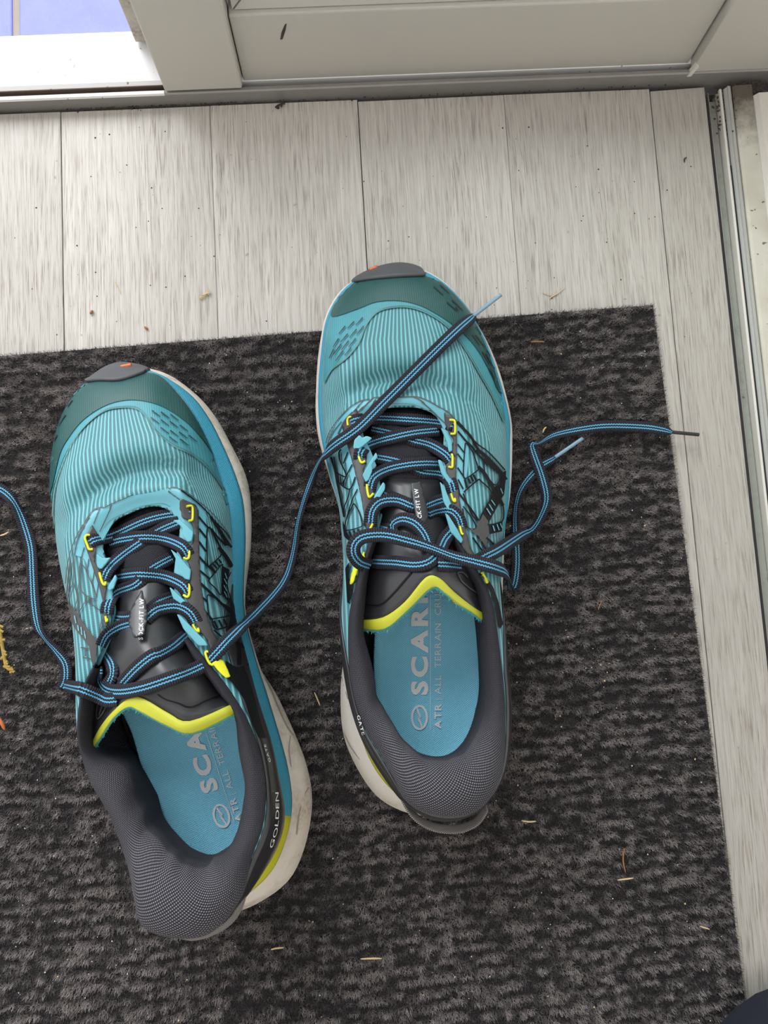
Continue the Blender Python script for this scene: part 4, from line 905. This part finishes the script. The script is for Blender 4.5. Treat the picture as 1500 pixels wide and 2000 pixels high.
OL = dict(groove=[(1.8,vE([(300,165),(350,270),(400,360)])),(1.8,vE([(400,360),(430,440),(500,600),(555,680)])),(2.2,vE([(530,680),(520,780),(535,900)])),(2.4,vE([(660,1045),(620,1120),(590,1250),(575,1380)])),(1.4,vE([(430,1720),(380,1750),(360,1765)]))],
 toe2=z6([(130,1150),(145,950),(180,820),(230,690),(290,590),(370,500),(480,420),(600,390),(700,400),(770,470),(830,550),(920,630),(1030,690),(1120,760),(1200,850),(1260,950),(1300,1030),(1290,980),(1240,870),(1190,720),(1120,560),(1040,420),(940,290),(830,185),(700,170),(500,190),(350,215),(262,312),(195,420),(145,560),(112,720),(103,900),(108,1050)]),
 toe=z6([(150,900),(200,690),(260,580),(340,480),(450,400),(560,355),(680,343),(800,365),(900,410),(1000,480),(1080,560),(1150,650),(1215,770),(1240,860),(1190,720),(1120,560),(1040,420),(940,290),(830,185),(700,170),(500,190),(350,215),(262,312),(195,420),(145,560),(112,720),(103,900),(112,1000)]),
 stitch=z6([(155,1200),(150,1080),(160,940),(190,820),(240,690),(290,600),(370,500),(480,415),(600,392),(690,400),(750,450),(820,550),(920,635),(1030,690),(1120,750),(1200,850),(1270,960)]),
 st2=[z6([(480,1170),(520,1120),(620,1070),(720,1030),(850,1010),(910,1030)])],
 dash=[(60+x*.3, 680+y*.3, dx*.3, dy*.3) for x, y, dx, dy in [(x, y, 53, 41) for x, y in ((790,415),(845,425),(905,440),(785,460),(845,475),(900,485),(965,510),(845,525),(905,545),(960,555),(1020,575),(900,585),(965,600))]+[(250,345,-35,45),(280,345,-30,45),(215,440,-40,60),(238,440,-45,70),(160,570,-35,70),(185,570,-40,75),(125,690,-20,60),(148,690,-25,70),(112,830,-10,60)]],
 throat=[(145,1078),(166,1019),(187,996),(214,989),(250,971),(295,962),(340,954),(365,964),(395,990),(402,1030),(398,1100),(398,1160),(408,1215),(370,1244),(349,1195),(341,1140),(345,1090),(353,1045),(343,1013),(322,995),(292,992),(256,1004),(222,1024),(203,1065),(212,1105),(219,1160),(207,1225),(195,1185),(180,1130),(165,1092)],
 web=[(vC, 5.553, [(6,[(130,110),(250,200),(350,290),(450,400),(540,500),(600,560),(650,640)]),(12,[(480,440),(540,540),(600,640),(660,720)]),(8,[(430,390),(500,500),(560,600),(600,680),(640,700)]),(10,[(440,520),(520,620),(600,700)]),(8,[(310,390),(400,500),(430,520),(480,600),(540,720),(600,800),(650,880),(690,960)]),
   (16,[(520,720),(580,800),(630,880),(690,1010)]),(6,[(400,520),(395,700),(405,910),(430,915),(550,800),(540,730),(480,620),(430,510),(400,520)]),(9,[(315,520),(390,620)]),(9,[(315,660),(390,770)]),(9,[(315,820),(400,920),(480,990)]),(9,[(320,970),(420,1060)]),(12,[(330,1110),(420,1200),(540,1320),(640,1420)]),(9,[(350,1260),(400,1310)]),(8,[(370,1400),(450,1500)]),
   (6,[(420,1070),(550,910),(560,960),(550,1230),(480,1160),(420,1100),(420,1070)]),(9,[(450,890),(500,950)]),(9,[(480,870),(530,930)]),(9,[(520,850),(550,890)]),(9,[(430,920),(490,1000)]),(6,[(400,1250),(420,1240),(520,1300),(640,1420),(640,1460),(450,1500),(430,1490),(410,1400),(400,1250)]),
   (10,[(470,1520),(510,1600)]),(10,[(520,1510),(560,1590)]),(10,[(570,1500),(610,1570)]),(8,[(450,1500),(490,1610),(620,1580)]),(8,[(470,1620),(560,1700)]),(5,[(650,985),(610,1100),(640,1250),(700,1380),(740,1390)]),(12,[(545,1330),(600,1360),(650,1400)]),(18,[(690,1700),(740,1800),(745,2000)]),(10,[(760,1760),(830,1900),(835,2000)])])],
 webg=[(vC, 5.553, [(4,[(0,85),(60,75),(120,95),(200,140),(300,220),(400,300),(500,400),(580,500),(640,600),(660,680)]),(4,[(0,110),(60,150),(130,200)])]),
   (vD, 5.26, [(4,[(684,140),(600,180),(470,235),(400,270),(340,280),(270,320),(200,420),(120,560),(60,720),(25,880),(10,1050)]),(5,[(240,370),(180,480),(120,620),(90,800),(90,950),(85,1040)]),(4,[(350,285),(280,440)]),(4,[(470,235),(410,370),(340,520)]),(5,[(190,680),(150,850),(145,1000),(130,1130)]),
   (5,[(85,1040),(120,1150),(125,1210),(90,1310),(30,1220),(60,1110),(85,1040)]),(5,[(150,845),(200,900),(300,1150),(310,1200),(280,1210),(180,1150),(160,1050),(150,845)]),(5,[(235,800),(220,930)]),(5,[(290,930),(270,1050)]),(5,[(330,1060),(310,1200)]),(5,[(200,1245),(230,1245),(360,1340),(370,1380),(345,1520),(320,1640),(150,1400),(170,1300),(200,1245)]),
   (7,[(210,1180),(205,1240)]),(7,[(240,1190),(235,1245)]),(7,[(265,1200),(265,1260)]),(5,[(380,1240),(390,1380),(340,1600)]),(7,[(160,1710),(240,1720)]),(6,[(200,1720),(205,1800)]),(7,[(180,1810),(270,1830)]),(8,[(60,820),(45,950),(20,1180)]),(7,[(130,1130),(135,1250),(125,1340)])])],
 slit=[(vC, 5.553, [(8,[(580,1000),(600,1060)]),(8,[(570,1060),(600,1120)]),(8,[(565,1130),(595,1190)]),(8,[(570,1200),(600,1260)])]),(vD, 5.26, [(9,[(140,1480),(150,1540)]),(9,[(170,1500),(180,1580)]),(9,[(200,1540),(212,1620)]),(9,[(110,1380),(125,1460)])])],
 black=[(vC,[(560,920),(640,960),(600,1150),(640,1330),(560,1240),(550,1150)],'print_'),(vC,[(645,1290),(740,1400),(750,1480),(700,1540),(650,1600),(625,1620),(650,1440)],'print_'),
   (vE,[(65,150),(120,190),(150,200),(190,190),(225,280),(270,430),(320,620),(350,700),(300,700),(250,600),(200,430),(130,330),(90,280)],'print_'),
   (vD,[(5,1200),(30,1230),(90,1310),(130,1350),(150,1410),(320,1650),(310,1780),(290,1900),(260,1850),(240,1700),(110,1520),(40,1380)],'printg')],
 eyestay=[[(354,975),(379,987),(385,999),(386,1048),(388,1102),(391,1147),(398,1192),(411,1232),(425,1255),(438,1282),(411,1273),(405,1253),(378,1214),(374,1190),(364,1165),(372,1140),(372,1113),(364,1088),(376,1060),(378,1038),(372,1020),(356,1012),(354,990)],
   [(180,1025),(165,1054),(174,1083),(185,1117),(197,1155),(204,1187),(205,1225),(211,1225),(210,1200),(206,1168),(210,1145),(200,1122),(193,1111),(186,1098),(188,1073),(189,1043)]],
 flaps=[[(190,1082),(202,1091),(217,1089),(199,1112),(191,1108)],[(211,1148),(226,1122),(229,1130),(222,1150),(214,1154)],[(210,1225),(225,1180),(227,1197),(221,1218)],[(214,1236),(222,1238),(195,1299),(185,1301)],
   [(339,1016),(353,1016),(378,1039),(375,1057),(366,1059),(357,1044),(357,1030)],[(334,1073),(348,1084),(373,1113),(371,1133),(362,1131),(352,1120),(352,1106)],[(332,1147),(335,1149),(366,1178),(355,1180),(339,1169)],[(346,1199),(353,1203),(402,1253),(406,1261),(388,1261),(359,1228)]],
 loops=[[(178,1046),(172,1046),(169,1052),(173,1064),(177,1073),(184,1073)],[(366,990),(375,989),(378,994),(378,1012),(376,1017),(370,1018)],[(367,1064),(371,1065),(372,1075),(371,1088),(367,1092),(360,1090)],[(367,1139),(371,1141),(372,1152),(371,1162),(367,1166),(360,1162)],[(378,1219),(384,1230),(390,1233),(388,1226)],[(197,1118),(200,1130),(204,1140),(208,1142),(209,1136)],[(209,1203),(211,1214),(213,1208)],[(411,1275),(405,1272),(403,1276),(407,1288),(412,1296),(418,1298)]],
 ypatch=[z7([(1045,1155),(1085,1135),(1105,1145),(1152,1250),(1130,1255),(1090,1215)])],
 intext=[('SCARPA',(426.5,1542),(-.31,-1),31,1.3,'inkw',.045),('ATR',(474,1603),(-.31,-1),12.5,1.25,'inkw',.03),('|',(459,1550),(-.31,-1),10,1,'inkw',0),('ALL',(456,1539),(-.31,-1),12.5,1.25,'inkw',0),('TERRAIN',(441,1492),(-.31,-1),12.5,1.18,'inkw',0),('CRUISER',(412,1400),(-.31,-1),12.5,1.18,'inkw',0)],
 logo=dict(c=(433,1593), d=(-.28,-1), a=22, b=14.5), inline=[(459,1606),(430,1515),(395,1406)],
 keeper=[(266,1196),(281,1160),(289,1205),(284,1248),(270,1252),(262,1222)],
 ttext=[('SOCK-FIT LW',(279.5,1251),(.02,-1),8,1.0,.02)],
 hex=[z8([(495,50),(540,80),(620,105),(690,130),(780,95),(890,50)])], chev=[z7([(330,1402),(305,1440),(308,1512),(345,1470),(375,1412)]),z7([(345,1412),(325,1470),(318,1490)])],
 side=[('GOLDEN',(0,0),(0,-1),6.5,3.0,'ink',.0,[(527,1655),(534,1632),(538,1610),(540,1585),(539,1555),(535,1528),(529,1505),(523,1487),(518,1470),(512,1455)]),('GATE',(0,0),(0,-1),4.,2.4,'ink',0.,[(524,1489),(520,1475),(516,1462),(512,1448),(507,1430),(500,1410)])])
dress(SR, RIGHT, OR); dress(SL, LEFT, OL)
# ------------------------------------------------------------------ laces
LW = .0069
def lace(SO_, trees, segs, aglets, label):
    V = []; Fc = []; UV = []
    for sg in segs:
        P = []; Rl = []; Wd = []
        if sg.get('dense'):
            px_ = cat([(a[0], a[1], a[2]) for a in sg['p']], False, 6); rl = cat([(a[3] if len(a) > 3 else 0, a[4] if len(a) > 4 else 1, 0) for a in sg['p']], False, 6)
            zz = []
            for q in px_: zz.append(hit(trees, q.x, q.y)[0].z+q.z*.001)
            n_ = len(zz); mx_ = [max(zz[max(0, i-3):i+4]) for i in range(n_)]; sm = [sum(mx_[max(0, i-3):i+4])/len(mx_[max(0, i-3):i+4]) for i in range(n_)]
            for i, q in enumerate(px_):
                if i % 2 == 0 or i == n_-1: P.append(at(q.x, q.y, sm[i])); Rl.append(rl[i].x); Wd.append(rl[i].y*LW)
            ribbon(P, Wd, .0013, Rl, V, Fc, UV); continue
        for q in sg['p']:
            x, y, lf = q[:3]
            h = hit(trees, x, y)
            if sg.get('z') is not None: b = at(x, y, sg['z']+lf*.001)
            else:
                d = ray(x, y); b = h[0]+d*(-(lf*.001)/max(.3, -d.z))
            P.append(b); Rl.append(q[3] if len(q) > 3 else 0); Wd.append(q[4]*LW if len(q) > 4 else LW)
        # ease abrupt steps in height
        ribbon(P, Wd, .0013, Rl, V, Fc, UV)
    o = obj('lace', V, Fc, M['lace'], SO_['root'], uv=UV, label=label)
    for (a, b, m) in aglets:
        A = [at(p[0], p[1], p[2]) for p in (a, b)]
        v, f = tube([A[0], A[0].lerp(A[1], .5), A[1]], .0011, 10, 4); obj('aglet', v, f, M[m], o, label='narrow plastic lace tip')
    return o
aR = SR['all']; aL = SL['all']; U_ = 1.2; O_ = 3.0
RS = [
 dict(p=[(684,826,1),(700,820,2.5),(740,817,2.5),(800,820,2.5),(850,824,2.5),(886,831,1.5)]),
 dict(p=[(738,893,1),(780,902,1.2),(822,920,1.2),(861,926,1.8),(879,941,2),(886,965,.6)]),
 dict(p=[(726,838,1),(762,846,1.),(807,860,1.2),(840,869,1.6),(870,887,2),(882,903,.6)]),
 dict(p=[(703,898,.6),(706,880,2.5),(726,866,3),(768,854,3.5),(810,845,3.5),(858,840,2)]),
 dict(p=[(721,958,.6),(729,933,2.5),(756,917,3),(795,908,3.5),(830,905,3.5),(862,906,2)]),
 dict(p=[(750,966,.8),(765,972,1),(780,978,1.)]),
 dict(p=[(723,1028,.6),(727,998,2.5),(744,980,3),(774,977,2.5),(801,987,1.8),(816,992,1)]),
 dict(p=[(872,975,1.),(855,980,1.2),(840,986,1.2),(826,992,1.)]),
 dict(p=[(901,1034,.6),(895,1012,2.5),(880,998,3),(858,997,3,30),(838,1004,2,30)]),
 dict(p=[(770,1040,1,60),(768,1024,3,40),(786,1014,5,0),(810,1022,6),(828,1042,6),(838,1066,5)]),
 dict(p=[(738,1030,1),(752,1034,1.5),(768,1038,1)]),
 dict(p=[(728,1097,2),(750,1098,3),(772,1099,3),(810,1103,3.),(838,1096,3.5),(858,1075,4),(870,1052,4),(886,1034,3)]),
 dict(p=[(856,1102,2),(875,1103,2),(900,1106,2)]),
 dict(z=.090, p=[(722,1106,-8,20),(703,1099,-2),(691,1082,3),(693,1062,5),(711,1048,6),(750,1045,6),(795,1055,7),(840,1070,7,25,.85),(885,1087,6,25,.9),(930,1098,4,10),(970,1109,0),(990,1122,-18,40),(999,1150,-60,80)]),
 dict(dense=1, p=[(925,1100,4),(950,1086,6),(975,1073,5),(1020,1044,2,20),(1042,1033,2.5,45),(1060,1003,3,50),(1068,972,2.5,30),(1058,930,3,0),(1044,890,3.5,0),(1040,869,3,30,.8),(1054,867,3,60,.7),(1084,850,2.5,30,.9),(1136,838,2.5,10),(1188,832,2.5,0),(1257,834,2.5,0),(1296,840,2.5,0,.9),(1312,845,2,0,.4)]),
 dict(p=[(998,1152,1.2,60),(1005,1143,1.6,10),(1010,1110,1.6),(1010,1070,1.6,0),(1007,1028,1.4,50),(1010,983,1.4,60),(1023,948,1.4,45),(1052,914,1.4,20),(1080,896,1.4,0,.7),(1090,889,1.4,0,.4)]),
]
lace(SR, aR, RS, [((1308,843.5,.008),(1365,849,.0085),'outsole'),((1084,893,.009),(1138,856,.009),'aglet')], 'dark navy lace with two pale blue stripes, undone')
LS = [
 dict(p=[(214,1062,1),(235,1055,1.),(280,1049,2),(322,1053,2.2),(355,1067,2.2),(368,1086,.6)]),
 dict(p=[(175,1060,1),(186,1054,2),(220,1046,2.5),(280,1019,2.8),(325,1007,2.8),(372,1003,1.5)]),
 dict(p=[(202,1132,.6),(211,1112,2.2),(235,1088,1.6),(268,1064,1),(310,1037,.8),(349,1020,.8)]),
 dict(p=[(209,1199,.6),(212,1179,2.2),(229,1157,2),(265,1142,1.2),(295,1112,.8),(336,1089,.8)]),
 dict(p=[(229,1127,1.),(255,1123,2),(280,1122,2.8),(322,1127,3),(355,1142,2.5),(368,1161,.6)]),
 dict(p=[(224,1206,.8),(240,1208,1),(258,1206,1)]),
 dict(p=[(338,1167,.8),(310,1178,1),(290,1196,1.)]),
 dict(p=[(384,1218,.6),(370,1196,2.5),(346,1184,3),(316,1187,3),(298,1196,2.5),(284,1210,1)]),
 dict(p=[(262,1217,1),(232,1225,2.5,20),(208,1240,3,45),(196,1262,3,60)]),
 dict(p=[(365,1240,1.2),(340,1260,3,25),(315,1275,3,20),(295,1283,3,0),(265,1307,3),(238,1336,2.5)]),
 dict(p=[(206,1276,-1),(218,1296,1),(220,1318,2,-30),(210,1340,2)]),
 dict(p=[(396,1300,1.5),(370,1312,3.2),(340,1323,4),(280,1343,4),(235,1351,4),(208,1346,4.5,10),(196,1330,4.5,30),(198,1312,5,60)]),
 dict(dense=1, p=[(228,1366,2),(208,1367,2.5),(188,1358,2.5),(160,1347,2.),(140,1342,1.2),(123,1338,1.4)]),
 dict(p=[(122,1343,1),(129,1325,2),(127,1296,2),(110,1271,1.8,30),(88,1246,1.8,50),(74,1222,1.8,20),(66,1175,1.8),(63,1120,1.8),(60,1070,1.8),(47,1026,1.8,-30),(30,988,1.6,-60),(12,964,1.5,-20),(-10,950,1.5)]),
 dict(long=1, p=[]),
]
# the long end crosses the mat and climbs over the other shoe
LG = [(408,1290,1),(425,1272,3.5),(445,1250,5),(470,1226,9,10),(490,1208,12,15),(550,1142,3,30),(572,1085,1.5,45),(583,1020,1.5,55),(600,960,1.5,50),(622,908,3,35),(648,874,2.4,10),(700,836,3.2),(750,786,1.8),(800,736,1.8),(860,676,1.8),(898,640,1.8,0),(918,623,2.,0,.9),(926,616,2,0,.45)]
LS[-1] = dict(p=LG, dense=1)
lace(SL, list(aL)+list(aR), LS, [((921,620,.0395),(978,576,.036),'aglet')], 'dark navy lace with two pale blue stripes, one end thrown over the other shoe')
# heel pull loops
def pull(SO_, P, roll, label):
    V = []; Fc = []; UV = []; ribbon([at(*p) for p in P], .0048, .0011, roll, V, Fc, UV)
    UV = [(u*.0048, v) for u, v in UV]; obj('pull_loop', V, Fc, M['strap'], SO_['root'], uv=UV, label=label)
pull(SR, [(776,1518,.092),(787,1560,.088),(812,1596,.086),(850,1616,.085),(895,1619,.086),(930,1605,.088),(950,1578,.092)], [70]*2+[60, 50, 50, 60, 70], 'grey woven heel pull loop')
pull(SL, [(338,1826,.094),(375,1834,.092),(418,1820,.092),(452,1796,.092),(472,1760,.093),(478,1712,.096)], [-70, -60, -50, -50, -60, -70], 'pale grey woven heel pull loop')
# ------------------------------------------------------------------ bits lying about
def twig(name, P, r, m, label, cat_, taper=True, z=None, grp=None):
    zz = ZP+.0006 if z is None else z
    Q = cat([at(x, y, zz+r+(l if l else 0)) for (x, y, l) in [(p+(0,))[:3] for p in P]], False, 4); k = 6; rows = []
    for i, p in enumerate(Q):
        t = (Q[min(i+1, len(Q)-1)]-Q[max(i-1, 0)]).normalized(); s_ = t.cross(Vector((0, 0, 1))).normalized(); u = s_.cross(t)
        rr = r*(1-.6*abs(2*i/(len(Q)-1)-1)**3 if taper else 1)
        rows.append([p+s_*math.cos(a*math.pi/3)*rr+u*math.sin(a*math.pi/3)*rr for a in range(k)])
    v, f = loft(rows); f += [tuple(range(k)), tuple(range(len(v)-k, len(v)))[::-1]]
    c = Q[len(Q)//2]; return obj(name, v, f, m, None, loc=(c.x, c.y, c.z-r), label=label, category=None) if False else tag(obj(name, v, f, m, None, loc=(c.x, c.y, c.z-r)), label, cat_, grp)
twig('dry_needle', [(1219, 1657), (1217, 1680), (1222, 1705)], .0004, M['needle'], 'brown dry needle standing upright in the picture on the mat, lower right', 'needle')
twig('straw_piece', [(1206, 1719), (1222, 1717), (1237, 1715)], .0005, M['straw'], 'short white straw just below the brown needle on the mat', 'straw')
twig('straw_piece', [(1367, 1809), (1376, 1812), (1386, 1815)], .0004, M['straw'], 'tiny pale straw near the right edge of the mat, bottom', 'straw')
twig('straw_piece', [(1019, 1603), (1033, 1605), (1047, 1604)], .0005, M['straw'], 'tan straw to the right of the right shoe heel loop', 'straw')
twig('straw_piece', [(704, 1873), (725, 1872), (746, 1872)], .0005, M['straw'], 'long beige straw lying level below the space between the heels', 'straw')
twig('straw_piece', [(529, 1855), (540, 1852), (554, 1851)], .0005, M['straw'], 'beige straw just below the left shoe heel', 'straw')
twig('straw_piece', [(614, 1352), (620, 1366), (625, 1378)], .0004, M['straw'], 'thin straw between the two shoes', 'straw')
twig('straw_piece', [(0, 1046), (8, 1044), (17, 1039)], .0005, M['straw'], 'tan straw cut by the left picture edge beside the lace', 'straw')
twig('straw_piece', [(1060, 845), (1063, 838), (1067, 834)], .0005, M['straw'], 'yellowish crumb of straw beside the folded lace on the mat', 'straw')
twig('dry_needle', [(1036, 668), (1050, 667), (1064, 668)], .0004, M['needle'], 'brown needle near the top edge of the mat right of the toe', 'needle')
twig('dry_needle', [(1176, 1172), (1172, 1181), (1168, 1192)], .0003, M['needle'], 'thin reddish needle halfway down the mat on the right', 'needle')
twig('leaf_fragment', [(-4, 1402, .001), (3, 1412, .001), (9, 1425, .0)], .0011, M['leaf'], 'orange leaf tip at the left edge of the mat', 'leaf')
twig('hair_thread', [(1058, 571), (1075, 577), (1090, 573), (1104, 561)], .0002, M['straw'], 'thin curled thread on the floor above the mat', 'thread', z=.0003)
twig('straw_piece', [(1073, 583), (1082, 577), (1090, 573)], .0004, M['straw'], 'short straw lying across the thread on the floor', 'straw', z=.0003)
twig('dark_curl', [(1341, 307), (1337, 311), (1337, 317)], .0005, M['bug'], 'small black curl on the narrow right hand plank', 'debris', z=.0002)
twig('seed_husk', [(176, 613), (179, 609), (181, 606)], .0009, M['needle'], 'brown seed husk on the floor above the left shoe', 'debris', z=.0002)
twig('seed_husk', [(282, 638), (286, 641), (289, 643)], .0007, M['needle'], 'ochre seed husk on the floor near the mat edge', 'debris', z=.0002)
twig('straw_piece', [(224, 550), (230, 561), (236, 574)], .0002, M['straw'], 'hair thin straw on the planks at the left', 'straw', z=.0002)
# spiky sprig on the floor, dead insect by the sill, moss sprig at the left
def sprig(name, P, r, m, label, c_, z, barbs, bl):
    o = twig(name, P, r, m, label, c_, z=z); Q = cat([at(x, y, z+r) for x, y in P], False, 5)
    for k in range(barbs):
        a = Q[int(k*(len(Q)-1)/max(1, barbs-1))]; an = random.uniform(0, 6.28); e = a+Vector((math.cos(an)*bl, math.sin(an)*bl, random.uniform(0, bl*.3)))
        v, f = tube([a, a.lerp(e, .5)+Vector((0, 0, .0003)), e], r*.75, 5, 2); obj('barb', v, f, m, o)
sprig('dry_sprig', [(394, 584), (400, 576), (408, 567)], .0005, M['straw'], 'small spiky dry sprig on the floor between the shoes and the sill', 'sprig', .0006, 7, .0022)
sprig('dead_insect', [(538, 209), (545, 205), (553, 202)], .0007, M['bug'], 'dark dead insect on the plank end against the sill', 'insect', .0004, 7, .0022)
sprig('moss_sprig', [(0, 1222), (3, 1250), (8, 1282), (14, 1304), (27, 1310)], .0011, M['moss'], 'yellow dried moss sprig at the left edge of the mat', 'moss', ZP+.0004, 22, .0022)
def specks(name, n, box_, m, z, r0, r1, parent):
    pts = []
    while len(pts) < n:
        x, y = random.uniform(box_[0], box_[2]), random.uniform(box_[1], box_[3]); p = at(x, y, z)
        s_ = (p-c0).dot(us); t_ = (p-c0).dot(vs)
        on = s_ > .004 and t_ > .004
        if on == (z > .003): pts.append((p.x, p.y, z, random.uniform(r0, r1)))
    return tag(crumbs(name, pts, m, parent), 'tiny pale grit scattered over the pile' if z > .003 else None, kind='stuff')
specks('grit', 520, (0, 600, 1460, 2000), M['grit'], ZP-.0004, .0001, .00042, matroot)
specks('straw_crumbs', 70, (0, 600, 1460, 2000), M['straw'], ZP-.0003, .0002, .0006, matroot)['label'] = 'tan crumbs in the pile'
specks('floor_specks', 90, (0, 220, 1380, 680), M['bug'], .0, .0002, .0006, floor)
# scuff on the bottom rail
sc = wedge('scuff_mark', [(at_y(*p, YR).x, YR-.0002, at_y(*p, YR).z) for p in ((547, 77), (552, 76), (558, 58), (560, 45), (556, 48), (550, 62))], .0001, door, M['bug'])
# cloth of a trouser leg cutting the lower right corner
V = []; rows = []
for k in range(9):
    t = k/8; z = .012+.26*t; c_ = at(1560, 2100, 0)+Vector((.0+.02*t, -.01-.10*t, 0)); r = .062-.004*t+(.002 if k == 0 else 0)
    rows.append([Vector((c_.x+math.cos(a*math.pi/16)*r*1.05*(1+.03*math.sin(a*1.9+k)), c_.y+math.sin(a*math.pi/16)*r*(1+.03*math.cos(a*1.3+k*.7)), z+.003*math.sin(a*.8))) for a in range(32)])
v, f = loft(rows); f.append(tuple(range(len(v)-32, len(v)))); tl = obj('trouser_leg', v, f, M['navy'], None, loc=tuple(at(1560, 2100, 0)), label='dark navy trouser leg just entering at the lower right corner', category=None)if False else obj('trouser_leg', v, f, M['navy'], None, loc=tuple(at(1560, 2100, 0)))
tag(tl, 'dark navy trouser leg just entering at the lower right corner', 'trousers'); solid(tl, .002)
